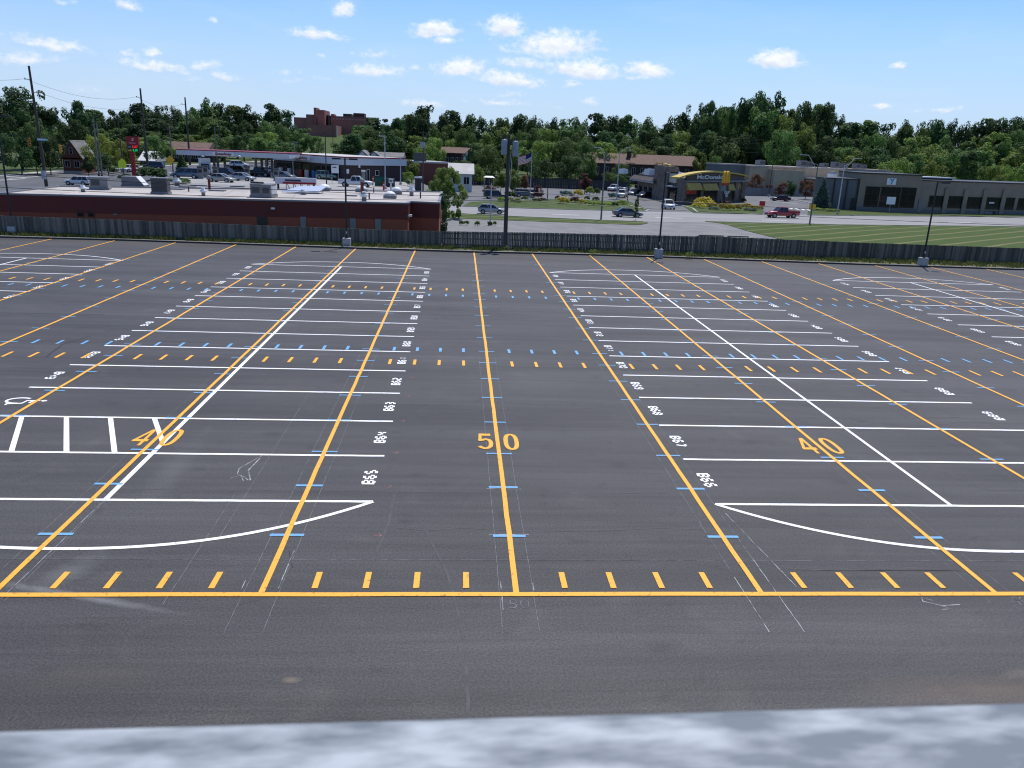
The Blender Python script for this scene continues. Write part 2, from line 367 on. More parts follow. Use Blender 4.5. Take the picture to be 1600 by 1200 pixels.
for k in range(-13, 13):
    for j in range(1, 5):
        x = (k+j/5)*Y5
        for yc, ln, c in [(.49,.57,'orange'),(16.0,.72,'orange'),(17.96,.6,'blue'),(30.1,.6,'blue'),(32.0,.7,'orange')]:
            hs[c].append((cdist(x,yc), MB().strip([(x, yc-ln/2), (x, yc+ln/2)], .11, .011)))
marks('orange_hash_mark', hs['orange'], M['orange']); marks('blue_hash_mark', hs['blue'], M['blue'])
TY = [2.25,4.72,6.88,9.38,11.78,13.95,16.1,17.85,20.2,22.55,24.9,27.0,29.1,30.95,33.4,35.4,37.7,40.2,43.2]
tk = []
for k in range(-12, 13):
    for i, y in enumerate(TY):
        w = .10 if i < 2 else .075; hw = .33+random.uniform(-.02,.02)
        tk.append((cdist(k*Y5,y), MB().strip([(k*Y5-hw, y), (k*Y5+hw, y)], w, .010)))
marks('blue_tick', tk, M['blue'])
stl = []; W2 = .105
def stall(x0, x1, y): stl.append((cdist((x0+x1)/2, y), MB().strip(wob(y*0+x0, y, x1, y, 40, .006, True), W2, .007)))
for (x0, x1) in [(-14.63,-3.0), (4.92,16.53), (24.47,36.0), (-34.4,-22.75), (-54,-42.4), (44,55.5)]:
    for y in LY: stall(x0, x1, y)
marks('stall_line', stl, M['white'], 'thin white line between parking stalls')
marks('spine_line', [(abs(x), MB().strip([(x, 3.87), (x, 39.6)], w, .009)) for x, w in [(-8.86,.125), (10.67,.10), (30.0,.10), (-28.7,.10), (-48,.1), (49.8,.1)]], M['white2'], 'white line where two rows of stalls meet head on')
def arc(x0, x1, y, s):
    n = 40; P = []
    for i in range(n+1):
        u = i/n*2-1; P.append(((x0+x1)/2+(x1-x0)/2*u, y+s*(1-abs(u)**2.3)))
    return P
ar = []
for (x0, x1) in [(-14.63,-3.0), (4.92,16.53), (24.47,36.0), (-34.4,-22.75), (44,55.5), (-54,-42.4)]:
    ar.append((cdist(x0, 3), MB().strip(arc(x0, x1, 3.87, -2.22), .11, .0075))); ar.append((cdist(x0, 40), MB().strip(arc(x0, x1, 39.6, 2.1), .11, .0075)))
marks('island_arc', ar, M['white'], 'curved white line rounding the end of a stall row')
hb = []
for (xa, xb) in [(-13.42,-12.31), (-12.2,-10.97), (-10.99,-9.79), (-9.77,-8.92)]:
    yb = 6.63 if xb < -9 else 7.5
    hb.append((cdist(xa,7), MB().strip([(xa, 9.28), (xb, yb)], .13, .0072)))
hb.append((99, MB().strip([(-14.6,9.1),(-13.5,6.63)], .13, .0072)))
marks('aisle_hatch', hb, M['white2'], 'diagonal white bar in the access aisle')
# accessible symbol, drawn with its top towards +x
def P2(u, v, c=(-14.58, 10.72)): return (c[0]+v*1.15, c[1]-u*.78)
sy = MB(); sy.flat([P2(-.02+.09*math.cos(a*math.pi/8), .92+.075*math.sin(a*math.pi/8)) for a in range(16)], .0071)
sy.strip([P2(-.03,.82), P2(0,.5), P2(.32,.48), P2(.42,.12), P2(.55,.16)], .085, .0073); sy.strip([P2(-.02,.66), P2(.27,.64)], .07, .0074)
sy.strip([P2(.33*math.cos(a)+0, .30+.30*math.sin(a)) for a in [R(140)+R(230)*i/20 for i in range(21)]], .085, .0076)
marks('accessible_symbol', [(0, sy)], M['white2'], 'white painted wheelchair symbol')
# stencilled stall numbers
SEG = {'h':[(.92,.98),(.42,.02)], 'a':[(.16,1),(.84,1)], 'b':[(1,.93),(1,.57)], 'c':[(1,.43),(1,.07)], 'd':[(.16,0),(.84,0)], 'e':[(0,.43),(0,.07)], 'f':[(0,.93),(0,.57)], 'g':[(.16,.5),(.84,.5)]}
DIG = {'0':'abcdef','1':'bc','2':'abged','3':'abgcd','4':'fgbc','5':'afgcd','6':'afgedc','7':'ah','8':'abcdefg','9':'abcdfg','B':'abcdefg'}
def stencil(txt, x, y, dx, dy):      # baseline runs along dy (sign), letters rise along dx (sign); (x,y) = centre
    q = MB(); cw, ch, adv, w = .185, .255, .30, .072
    n = len(txt); 
    if n > 3: cw, adv = .14, .235
    tot = adv*(n-1)+cw
    for i, c in enumerate(txt):
        u0 = -tot/2+i*adv
        for sname in DIG[c]:
            (a, b), (e, f) = SEG[sname]
            pa = (x+dx*(b*ch-ch/2), y+dy*(u0+a*cw)); pb = (x+dx*(f*ch-ch/2), y+dy*(u0+e*cw))
            q.strip([pa, pb], w, .0085)
        if c == 'B': q.strip([(x+dx*(-ch/2-.02), y+dy*(u0-.012)), (x+dx*(ch/2+.02), y+dy*(u0-.012))], .06, .0086)
    return q
sn = []
def row(n0, step, x, dx, dy, ks):
    for i, k in enumerate(ks):
        y = (LY[k]+LY[k+1])/2; sn.append((cdist(x,y), stencil('B%d' % (n0+i*step), x, y, dx, dy)))
row(65, -1, -3.22, -1, 1, range(13)); row(66, 1, 5.14, 1, -1, range(13)); row(43, 1, -14.5, 1, -1, range(3, 13)); row(91, -1, 16.36, -1, 1, range(13))
row(92, 1, 24.64, 1, -1, range(13)); row(39, -1, -22.95, -1, 1, range(13)); row(117, -1, 35.8, -1, 1, range(13))
marks('stall_number', sn, M['white2'])
# big yard numbers
for lab, k in [('50',0), ('40',-2), ('40',2)]:
    for ch, dx in ((lab[0], -.335), (lab[1], .375)):
        q = MB(); ox, oy, w, h = k*Y5+dx, 7.77, .30, 1.12
        zc = [.0122]
        def N(*pts, wd=.118):
            q.strip([(ox+a*w, oy+b*h) for a, b in pts], wd, zc[0]); zc[0] += .0007
        if ch == '0': N(*[(.5*math.copysign(abs(math.cos(a))**.8, math.cos(a)), .5*math.copysign(abs(math.sin(a))**.8, math.sin(a))) for a in [2*math.pi*i/32 for i in range(33)]])
        elif ch == '5':
            N((.50,.47),(-.58,.47), wd=.17); N((-.46,.53),(-.50,.02), wd=.085); N((-.62,.07),(-.1,.12), wd=.14); N(*[(-.2,.11),(.05,.15),(.3,.11),(.46,0),(.50,-.17),(.42,-.34),(.2,-.45),(-.1,-.48),(-.35,-.43),(-.6,-.33)])
        elif ch == '4': N((.24,-.55),(.24,.53), wd=.085); N((.16,.52),(-.62,-.22), wd=.085); N((-.75,-.22),(.62,-.22), wd=.16)
        elif ch == '3': N((-.45,.40),(-.1,.48),(.3,.42),(.4,.25),(.2,.06),(-.1,.03)); N((-.1,.03),(.3,-.04),(.46,-.24),(.25,-.43),(-.1,-.48),(-.48,-.38))
        else: N((-.45,.3),(-.25,.45),(.1,.48),(.4,.35),(.4,.12),(-.1,-.2),(-.45,-.47)); N((-.48,-.46),(.48,-.46), wd=.12)
        q.build('yard_numeral', M['orange'], LOT, fix=False)
# chalk layout lines, arrows and notes
ck = []
for k, y0, y1 in [(0,-1.2,17), (-1,-1.2,17), (1,-1.2,17), (-2,-.2,17), (2,-.3,8), (3,4,20), (-3,3,18)]:
    for s in (-1, 1): ck.append((abs(k), MB().strip(wob(k*Y5+s*.31, y0, k*Y5+s*.31, y1), .010, .005)))
for x, y0, y1 in [(-6.15,-.3,4.2), (-5.9,2,12)]: ck.append((9, MB().strip(wob(x, y0, x, y1), .011, .005)))
for y in (1.25,): ck.append((9, MB().strip(wob(-12, y, 12, y, 60), .012, .0048)))
marks('chalk_line', ck, M['chalk'])
brt = []
for x0,y0,x1,y1 in [(4.88,-1.2,4.88,1.3), (4.26,-1.2,4.26,.6), (5.35,.25,5.0,3.4), (-8.93,-.15,-8.87,3.8), (-.27,.15,-.27,.45), (.33,.15,.33,.4), (-.27,-.5,-.27,-.05), (-4.3,.2,-4.3,1.6), (-4.95,.2,-4.95,.5)]:
    brt.append((1, MB().strip(wob(x0,y0,x1,y1), .014, .0055)))
for y, w in [(2.32,.42), (4.62,.42)]: brt.append((1, MB().strip(wob(-w,y,w,y), .02, .0056)))
q = MB(); q.strip([(-6.1,6.6),(-6.45,5.7),(-6.4,5.35),(-6.2,5.2),(-6.05,5.0)], .02, .0052); q.strip([(-6.1,6.5),(-6.2,5.6),(-6.0,5.0)], .03, .0054); q.strip([(-6.5,5.1),(-6.3,5.3),(-6.15,4.95)], .02, .0056); brt.append((1, q))
marks('fresh_chalk_line', brt, M['chalk2'])
arw = []
for i in range(11):
    y = TY[i]; q = MB(); xa = -2.82
    q.strip([(xa, y), (xa+.16, y)], .018, .005); q.strip([(xa+.1, y+.09), (xa+.17, y), (xa+.1, y-.09)], .018, .0052); arw.append((y, q))
marks('chalk_arrow', arw, M['pink'])
for body, x, y, s, ob in [('50',.02,-.33,.42,'50'), ('40',9.45,-.26,.42,'40')]:
    me = textmesh(body, s, 0, -.012); me.materials.clear(); me.materials.append(M['chalk'])
    o = bpy.data.objects.new('chalk_note', me); COL.objects.link(o); o.parent = LOT; o.location = (x, y, .005)
q = MB(); q.strip([(7.75,-.22),(7.6,-.12),(7.55,-.25),(7.8,-.38),(7.95,-.5),(7.75,-.52)], .03, .005); q.strip([(7.8,-.4),(8.2,-.36)], .02, .0052); marks('chalk_scribble', [(0,q)], M['chalk2'])
cs = []
def crack(pts, w=.035, m=0):
    P = []
    for a, b in zip(pts[:-1], pts[1:]):
        for i in range(6): P.append((a[0]+(b[0]-a[0])*i/6+random.uniform(-.014,.014), a[1]+(b[1]-a[1])*i/6+random.uniform(-.014,.014)))
    P.append(pts[-1]); cs.append((0, MB().strip(P, w, .003)))
crack([(-1.75,2.5),(-1.6,1.9),(-1.25,.65),(-.98,-1.19),(-.93,-1.6),(-.91,-3.06),(-.9,-5)], .05)
crack([(-2.4,2.6),(-1.75,2.5),(-.9,2.6),(.6,2.45),(1.9,2.5),(3.3,2.65),(4.2,2.6)], .03)
crack([(-2.55,4.3),(-2.55,2.9),(-2.72,1.2)], .055)
crack([(-4.4,1.25),(-2.8,1.25)], .02); crack([(1.2,10.4),(2.6,10.7),(4.0,11.2)], .04); crack([(-2.5,11.0),(-1.0,10.6),(1.2,10.4)], .03)
crack([(4.1,5.0),(4.4,3.4),(4.2,2.6),(5.0,1.2),(5.6,.9),(9,.85)], .04)
crack([(5.5,10.9),(6.4,10.3),(7.2,10.6),(8.4,10.9),(9.4,10.2),(11.0,7.5),(12.3,4.7)], .05); crack([(8.4,14.5),(8.9,13),(8.6,11.6),(10,10.7),(13,9.5),(15.5,10.2)], .045)
crack([(13.1,11.6),(14.9,11.8),(15.1,10.5),(13.4,10.4),(13.1,11.6)], .04); crack([(15.5,10.2),(17.2,7.6),(19.5,6.5)], .04); crack([(12.3,4.8),(18,4.8)], .03)
crack([(-9,4.45),(-2.6,4.42)], .022); crack([(-2.4,4.4),(4,4.46)], .018); crack([(5.6,.86),(16,.9)], .02); crack([(-30,22.2),(-4,22.4),(12,22.1)], .05); crack([(3,31.2),(26,31.6)], .06)
crack([(9.2,-.4),(9.5,-.9),(9.9,-1.5)], .06); crack([(1.0,17.2),(.6,18.6),(1.3,19.6),(4,19.8)], .035); crack([(-6.1,4.9),(-6.3,5.8),(-6.0,6.4)], .03)
marks('crack_seal', cs, M['seal'])
cs = []
crack([(-15.9,15.7),(-16.2,17.6),(-15.8,19.0)], .06); crack([(-4.4,1.6),(-4.2,.95)], .02); crack([(-26,23.4),(-22,23.0),(-17,23.1)], .05); crack([(0,25.4),(2.5,25.3)], .04)
marks('dark_crack', cs, M['seald'])
# ---- roads, drives, lawns beyond the fence
def G(L): return [atg(*p) for p in L]
roadN = resample([Vector((-60,113)),Vector((-30,111.5))]+[v.to_2d() for v in G([(720,334),(800,339),(1010,347),(1266,351),(1600,354.5),(1800,357),(2200,360)])], 110)
roadF = resample([Vector((-60,128)),Vector((-30,127))]+[v.to_2d() for v in G([(720,322.5),(800,325),(1010,331),(1266,336),(1600,339),(1800,341),(2200,344)])], 110)
struct(MB().grid(roadN, roadF, 8, .05).build('road', M['road']))
def sheet(name, A, B, m, lift, n=40, k=8): return struct(MB().grid(resample(A, n), resample(B, n), k, lift).build(name, m))
sheet('access_drive', [Vector((-40,62)), Vector((70,62))], [Vector((-40,112))]+[v.to_2d() for v in G([(720,333.5),(800,338.5),(1010,346.6),(1206,350)])]+[Vector((72,113))], M['drive'], .03, 60, 30)
sheet('south_verge', G([(700,333.6),(800,338.8),(900,343.3),(1004,347.2),(1012,348)]), G([(690,340.5),(760,343.5),(860,347.3),(1000,352),(1012,349.5)]), M['lawn'], .075)
sheet('lawn', G([(1102,346.6),(1131,347.4),(1169,348.4),(1206,349.6),(1300,351.7),(1600,354.8),(1900,358)]), G([(1102,347),(1131,350),(1169,362),(1206,371)])+[Vector((40,62)),Vector((80,62)),Vector((150,70))], M['lawn'], .075, 60, 24)
sheet('burger_lot', [Vector((-12,128))]+[v.to_2d() for v in G([(720,322.3),(800,324.8),(1010,330.8),(1200,334.5),(1300,336.5)])], [Vector((-14,230)),Vector((10,240)),Vector((60,236)),Vector((110,215))], M['asph'], .03, 60, 30)
sheet('north_berm', G([(722,323),(800,325.5),(900,328.5),(1008,330.6),(1014,329)]), G([(735,316),(800,313.5),(880,311),(985,316),(1010,327)]), gm, .09)
sheet('burger_berm', G([(1084,333.2),(1140,334.3),(1186,335.2),(1194,333)]), G([(1066,321.5),(1100,319.5),(1160,319),(1192,327.5)]), gm, .09)
sheet('gym_lawn', G([(1262,336.5),(1300,337.2),(1420,338),(1600,339.5),(1900,342)]), G([(1262,330),(1300,324),(1430,326),(1600,331),(1900,334)]), gm, .09)
def curbline(name, L, w=.25, h=.14, m='curb'):
    P = resample(G(L), 30); q = MB()
    for a, b in zip(P[:-1], P[1:]):
        d = (b-a).normalized(); nn = Vector((-d.y, d.x))*w/2
        ha, hb_ = H(a.x,a.y), H(b.x,b.y)
        q.hexa([(a.x-nn.x,a.y-nn.y,ha-.05),(b.x-nn.x,b.y-nn.y,hb_-.05),(b.x+nn.x,b.y+nn.y,hb_-.05),(a.x+nn.x,a.y+nn.y,ha-.05)], [(a.x-nn.x,a.y-nn.y,ha+h),(b.x-nn.x,b.y-nn.y,hb_+h),(b.x+nn.x,b.y+nn.y,hb_+h),(a.x+nn.x,a.y+nn.y,ha+h)])
    return struct(q.build(name, M[m]))
curbline('road_kerb', [(722,323),(800,325.5),(900,328.5),(1008,330.9)], .4, .16); curbline('road_kerb', [(1084,333.4),(1140,334.6),(1190,335.5)], .4, .16)
curbline('road_kerb', [(1262,336.8),(1300,337.4),(1420,338.3),(1600,339.8),(1800,342)], .4, .16); curbline('road_kerb', [(700,333.3),(800,338.5),(900,343),(1004,347)], .35, .12); curbline('road_kerb', [(1102,346.5),(1206,349.4),(1300,351.5),(1600,354.6),(1800,357)], .35, .12)
curbline('drive_kerb', [(1165,300.5),(1185,303.5),(1206,308),(1235,311),(1275,320)], .3, .15, 'conc'); curbline('drive_kerb', [(1063,321),(1082,326),(1090,332.5)], .3, .15, 'conc'); curbline('drive_kerb', [(1008,330.8),(1014,329),(985,322)], .3, .15, 'conc')
lm = []
for p in [(884,336),(1045,341),(1210,345),(1448,347),(1500,348)]:
    a = atg(*p); lm.append((0, MB().add([(a.x-2.2,a.y-.15,H(a.x,a.y)+.062),(a.x+2.2,a.y-.15,H(a.x,a.y)+.062),(a.x+2.2,a.y+.2,H(a.x,a.y)+.062),(a.x-2.2,a.y+.2,H(a.x,a.y)+.062)], [(0,1,2,3)])))
lo = MB()
for d, q in lm: lo.add(q.v, q.f)
struct(lo.build('road_arrow_marking', M['white']))
cw_ = MB()
for i in range(7):
    a = atg(1212+i*9.5, 324+i*.9); z = H(a.x,a.y)+.05; cw_.add([(a.x,a.y-1.6,z),(a.x+.6,a.y-1.6,z),(a.x+1.3,a.y+1.6,z),(a.x+.7,a.y+1.6,z)], [(0,1,2,3)])
for i in range(5):
    a = atg(1186+i*12, 313+i*1.2); z = H(a.x,a.y)+.05; cw_.add([(a.x,a.y-.2,z),(a.x+2,a.y-.2,z),(a.x+2,a.y+.2,z),(a.x,a.y+.2,z)], [(0,1,2,3)])
struct(cw_.build('crosswalk_marking', M['white']))
# left intersection and station forecourt
farS = G([(-250,285),(0,275.5),(60,270.6),(120,265.6),(210,262),(260,260),(330,257),(440,250.8),(560,245)])
sheet('street', [Vector((-120,66)), Vector((-12,88))], [v.to_2d() for v in farS], M['asph2'], .03, 90, 60)
sheet('sidewalk', farS[1:7], G([(0,273.2),(60,268.8),(120,264.2),(210,260.8),(260,258.9),(330,256)]), M['conc'], .06)
sheet('far_sidewalk', G([(260,260),(330,257),(440,250.8)]), G([(300,256.6),(345,255),(446,249.2)]), M['conc'], .07)
sheet('forecourt', G([(300,286.5),(400,291),(520,296),(650,302)]), G([(262,270),(318,272),(440,276),(540,281),(632,285)]), M['pad'], .06, 50, 20)
xw = MB()
for p, q in [((8,276.5),(38,274.5)), ((14,279),(60,276.2)), ((-20,283),(40,279.5))]:
    a, b = atg(*p), atg(*q); d = (b-a).normalized(); nn = Vector((-d.y,d.x,0))*.25
    xw.add([a-nn+Vector((0,0,.05)), b-nn+Vector((0,0,.05)), b+nn+Vector((0,0,.05)), a+nn+Vector((0,0,.05))], [(0,1,2,3)])
struct(xw.build('crosswalk_marking', M['white']))
# ================================================================== SKY, SUN, CAMERA
SUN_EL, SUN_AZ = R(64), math.atan2(.42, 1.0)      # azimuth measured from +y towards +x
sd = Vector((math.sin(SUN_AZ)*math.cos(SUN_EL), math.cos(SUN_AZ)*math.cos(SUN_EL), math.sin(SUN_EL)))
sl = bpy.data.lights.new('sun', 'SUN'); sl.energy = 4.4; sl.angle = R(.53); sl.color = (1,.955,.89)
so = bpy.data.objects.new('sun', sl); COL.objects.link(so); so.rotation_euler = sd.to_track_quat('Z', 'Y').to_euler()
W = bpy.data.worlds.new('World'); S.world = W; W.use_nodes = True
def world():
    nt = W.node_tree; n = nt.nodes; l = nt.links; bg = n['Background']
    sky = n.new('ShaderNodeTexSky'); sky.sky_type = 'NISHITA'; sky.sun_disc = False; sky.sun_elevation = SUN_EL; sky.sun_rotation = SUN_AZ
    sky.air_density = 1.0; sky.dust_density = .15; sky.ozone_density = 3.0; sky.altitude = 200
    tc = n.new('ShaderNodeTexCoord'); sp = n.new('ShaderNodeSeparateXYZ'); l.new(tc.outputs['Generated'], sp.inputs[0])
    def mth(op, a, b=None, c=None, clamp=False):
        q = n.new('ShaderNodeMath'); q.operation = op; q.use_clamp = clamp
        for i, v in enumerate((a, b, c)):
            if v is None: continue
            if isinstance(v, (int, float)): q.inputs[i].default_value = v
            else: l.new(v, q.inputs[i])
        return q.outputs[0]
    az = mth('ARCTAN2', sp.outputs[0], sp.outputs[1]); el = mth('ARCSINE', sp.outputs[2])
    cv = n.new('ShaderNodeCombineXYZ'); l.new(az, cv.inputs[0]); l.new(el, cv.inputs[1]); V = cv.outputs[0]
    def noise(scale, detail, rough, stretch=(1,1,1), dist=0):
        mp = n.new('ShaderNodeMapping'); mp.inputs['Scale'].default_value = stretch; l.new(V, mp.inputs[0]); z = n.new('ShaderNodeTexNoise')
        z.inputs['Scale'].default_value = scale; z.inputs['Detail'].default_value = detail; z.inputs['Roughness'].default_value = rough; z.inputs['Distortion'].default_value = dist
        l.new(mp.outputs[0], z.inputs[0]); return z.outputs['Fac']
    # cumulus: pixel centre and half size on the photo, given as directions
    CL = [(83,69,52,10,.8),(40,92,46,10,.8),(200,84,20,7,.6),(237,82,13,8,.9),(240,103,50,8,.9),(320,101,24,9,.8),(350,118,26,8,.7),(132,140,20,6,.5),(200,6,22,9,.8),(538,16,20,12,1.1),(495,53,44,10,.95),(330,31,10,6,.6),
          (585,85,34,10,.5),(585,110,50,12,.9),(680,46,38,13,1.2),(694,62,24,7,.9),(790,41,30,17,1.25),(720,106,42,15,1.1),(796,124,52,13,1.1),(868,69,68,23,1.1),(912,108,58,17,1.15),(822,98,60,10,.75),(795,76,26,9,.55),(896,131,18,7,.8),(1013,108,38,13,1.2),(998,121,22,6,.7),
          (1216,94,36,14,1.35),(1403,104,12,6,1.0),(1380,165,16,5,.9),(1478,171,22,5,.7),(662,161,36,7,.75),(792,150,38,5,.5),(922,158,20,6,.7),(780,160,55,6,.6),(448,112,26,7,.45),(460,126,20,6,.4),(652,106,15,6,.55),(500,122,14,5,.4),(300,123,18,5,.5),
          (747,37,10,5,.5),(1030,150,14,4,.4),(1437,173,14,4,.5),(605,120,16,6,.4),(96,2,20,6,.5),(870,165,24,5,.4),(768,62,10,5,.4),(502,86,10,5,.5),(1700,120,40,14,1),(-120,80,60,14,.8),(1900,60,60,20,1),(-300,140,60,10,.8)]
    wx = noise(34, 6, .62); wy = noise(41, 5, .6, (1,1.3,1), .2)
    dx = mth('MULTIPLY_ADD', mth('SUBTRACT', wx, .5), .022, az); dy = mth('MULTIPLY_ADD', mth('SUBTRACT', wy, .5), .014, el)
    c2 = n.new('ShaderNodeCombineXYZ'); l.new(dx, c2.inputs[0]); l.new(dy, c2.inputs[1])
    total = None; sumy = None; sumv = None
    for (px, py, hw, hh, a) in CL:
        d = ray(px, py+hh*.25).normalized(); A = math.atan2(d.x, d.y); E_ = math.asin(d.z)
        mp = n.new('ShaderNodeMapping'); mp.vector_type = 'TEXTURE'; mp.inputs['Location'].default_value = (A, E_, 0); mp.inputs['Scale'].default_value = (hw*1.36/FPX, hh*1.5/FPX, 1); mp.inputs['Rotation'].default_value = (0,0,R(random.uniform(-5,5)))
        l.new(c2.outputs[0], mp.inputs[0]); sx = n.new('ShaderNodeSeparateXYZ'); l.new(mp.outputs[0], sx.inputs[0])
        yy = mth('MAXIMUM', sx.outputs[1], mth('MULTIPLY', sx.outputs[1], -1.75)); cc = n.new('ShaderNodeCombineXYZ'); l.new(sx.outputs[0], cc.inputs[0]); l.new(yy, cc.inputs[1])
        ln = n.new('ShaderNodeVectorMath'); ln.operation = 'LENGTH'; l.new(cc.outputs[0], ln.inputs[0])
        v = mth('MULTIPLY', mth('SUBTRACT', 1.0, ln.outputs['Value'], clamp=True), a)
        vy = mth('MULTIPLY', v, sx.outputs[1]); sumy = vy if sumy is None else mth('ADD', sumy, vy); sumv = v if sumv is None else mth('ADD', sumv, v)
        total = v if total is None else mth('MAXIMUM', total, v)
    fb = noise(95, 7, .66, (1,1.5,1), .1)
    dens = mth('ADD', total, mth('MULTIPLY', mth('SUBTRACT', fb, .56), mth('MULTIPLY', mth('MINIMUM', mth('MULTIPLY', total, 5.0), 1.0), 1.35)))
    mr = n.new('ShaderNodeMapRange'); mr.interpolation_type = 'SMOOTHSTEP'; mr.inputs[1].default_value = .05; mr.inputs[2].default_value = .86; l.new(dens, mr.inputs[0])
    body = mth('MULTIPLY', mr.outputs[0], .97)
    wisp = n.new('ShaderNodeMapRange'); wisp.inputs[1].default_value = .5; wisp.inputs[2].default_value = .8; wisp.inputs[4].default_value = .16; l.new(noise(5, 8, .6, (1,4,1), .8), wisp.inputs[0])
    hz = n.new('ShaderNodeMapRange'); hz.inputs[1].default_value = .0; hz.inputs[2].default_value = .3; hz.inputs[3].default_value = 1; hz.inputs[4].default_value = .35; l.new(el, hz.inputs[0])
    cover = mth('MAXIMUM', body, mth('MULTIPLY', wisp.outputs[0], hz.outputs[0]))
    sh = n.new('ShaderNodeMapRange'); sh.inputs[1].default_value = -.35; sh.inputs[2].default_value = .35; ylm = mth('DIVIDE', sumy, mth('MAXIMUM', sumv, .02)); l.new(mth('ADD', ylm, mth('MULTIPLY', mth('SUBTRACT', noise(70, 5, .6, (1,1.6,1)), .5), 1.6)), sh.inputs[0])
    cm = n.new('ShaderNodeMix'); cm.data_type = 'RGBA'; cm.inputs[6].default_value = CLOUD_LO; cm.inputs[7].default_value = CLOUD_HI; l.new(sh.outputs[0], cm.inputs[0])
    mx = n.new('ShaderNodeMix'); mx.data_type = 'RGBA'; l.new(cover, mx.inputs[0])
    hm = n.new('ShaderNodeMapRange'); hm.interpolation_type = 'SMOOTHSTEP'; hm.inputs[1].default_value = -.02; hm.inputs[2].default_value = .235; hm.inputs[3].default_value = 1; hm.inputs[4].default_value = .0; l.new(el, hm.inputs[0])
    s1 = n.new('ShaderNodeMix'); s1.data_type = 'RGBA'; s1.blend_type = 'MULTIPLY'; s1.inputs[0].default_value = 1; l.new(sky.outputs[0], s1.inputs[6]); s1.inputs[7].default_value = SKY_TINT
    s2 = n.new('ShaderNodeMix'); s2.data_type = 'RGBA'; l.new(hm.outputs[0], s2.inputs[0]); l.new(s1.outputs[2], s2.inputs[6]); s2.inputs[7].default_value = SKY_HZ
    l.new(s2.outputs[2], mx.inputs[6]); l.new(cm.outputs[2], mx.inputs[7])
    l.new(mx.outputs[2], bg.inputs['Color']); bg.inputs['Strength'].default_value = SKY_STR
SKY_STR = .125
SKY_TINT = (.56,.80,1.14,1); SKY_HZ = (4.1,5.1,6.5,1)
CLOUD_LO = (5.3,5.8,6.6,1); CLOUD_HI = (7.2,7.35,7.6,1)
world()
W.cycles.sampling_method = 'MANUAL'; W.cycles.sample_map_resolution = 512
cd = bpy.data.cameras.new('camera'); co = bpy.data.objects.new('camera', cd); COL.objects.link(co); S.camera = co
cd.sensor_width = 36; cd.lens = FPX/1600*36; cd.clip_start = .05; cd.clip_end = 9000
mw = Matrix((AR, AU, -AF)).transposed().to_4x4(); mw.translation = CAM; co.matrix_world = mw
cd.dof.use_dof = True; cd.dof.focus_distance = 50; cd.dof.aperture_fstop = 8.5
S.view_settings.view_transform = 'Standard'; S.view_settings.look = 'None'; S.view_settings.exposure = EXPO if 'EXPO' in globals() else 0.0
S.cycles.filter_width = 1.15; S.cycles.max_bounces = 6; S.cycles.transparent_max_bounces = 4; S.cycles.sample_clamp_indirect = 6
# ================================================================== RAIL IN FRONT OF THE CAMERA
rm = mat('galvanised_rail', (.13,.152,.17), (.37,.395,.415), 24, .65, metal=.1, detail=12, lo=.40, hi=.68, stretch=(.5,1.6,1))
zr = CAM.z-.424
ra, rb_ = at(0,1125,zr), at(1600,1083,zr); dv = (rb_-ra).normalized(); pv = Vector((dv.y,-dv.x,0)); mid = (ra+rb_)/2
rail = thing('handrail', 'blurred galvanised metal rail across the bottom edge, close to the viewer', 'railing', (mid.x, mid.y, 0), math.atan2(dv.y, dv.x))
q = MB(); q.smooth = True
prof = []
for cx_, cz_, a0 in [(-.02,zr-.02,0), (-.11,zr-.02,90), (-.11,zr-.10,180), (-.02,zr-.10,270)]:
    for i in range(6): a = R(a0+i*18); prof.append((cx_+.02*math.cos(a), cz_+.02*math.sin(a)))
n_ = len(prof); V_ = [(-3.2,y,z) for y,z in prof]+[(3.2,y,z) for y,z in prof]
q.add(V_, [(i,(i+1)%n_,n_+(i+1)%n_,n_+i) for i in range(n_)]); q.smooth = False; q.add(V_[:n_], [tuple(range(n_))]); q.add(V_[n_:], [tuple(range(n_))]); q.build('top_rail', rm, rail)
for x in (-2.4, -.8, .8, 2.4): MB().bx(x-.025, x+.025, -.09, -.04, 0, zr-.121).build('post', rm, rail)
# ================================================================== FENCE
def fence_material(name, a, b):
    m = bpy.data.materials.new(name); m.use_nodes = True; nt = m.node_tree; n = nt.nodes; l = nt.links; bs = n['Principled BSDF']; bs.inputs['Roughness'].default_value = .9; bs.inputs['Specular IOR Level'].default_value = .2
    at_ = n.new('ShaderNodeAttribute'); at_.attribute_name = 'board'; g = n.new('ShaderNodeNewGeometry'); mp = n.new('ShaderNodeMapping'); mp.inputs['Scale'].default_value = (6,6,.7); l.new(g.outputs['Position'], mp.inputs[0])
    z = n.new('ShaderNodeTexNoise'); z.inputs['Scale'].default_value = 2; z.inputs['Detail'].default_value = 6; l.new(mp.outputs[0], z.inputs[0])
    ad = n.new('ShaderNodeMath'); ad.operation = 'MULTIPLY_ADD'; ad.inputs[1].default_value = .5; l.new(z.outputs['Fac'], ad.inputs[0])
    m2 = n.new('ShaderNodeMath'); m2.operation = 'MULTIPLY'; m2.inputs[1].default_value = .5; l.new(at_.outputs['Fac'], m2.inputs[0]); l.new(m2.outputs[0], ad.inputs[2])
    rp = n.new('ShaderNodeValToRGB'); rp.color_ramp.elements[0].position = .2; rp.color_ramp.elements[1].position = .85; rp.color_ramp.elements[0].color = a+(1,); rp.color_ramp.elements[1].color = b+(1,); l.new(ad.outputs[0], rp.inputs[0]); l.new(rp.outputs[0], bs.inputs['Base Color']); return m
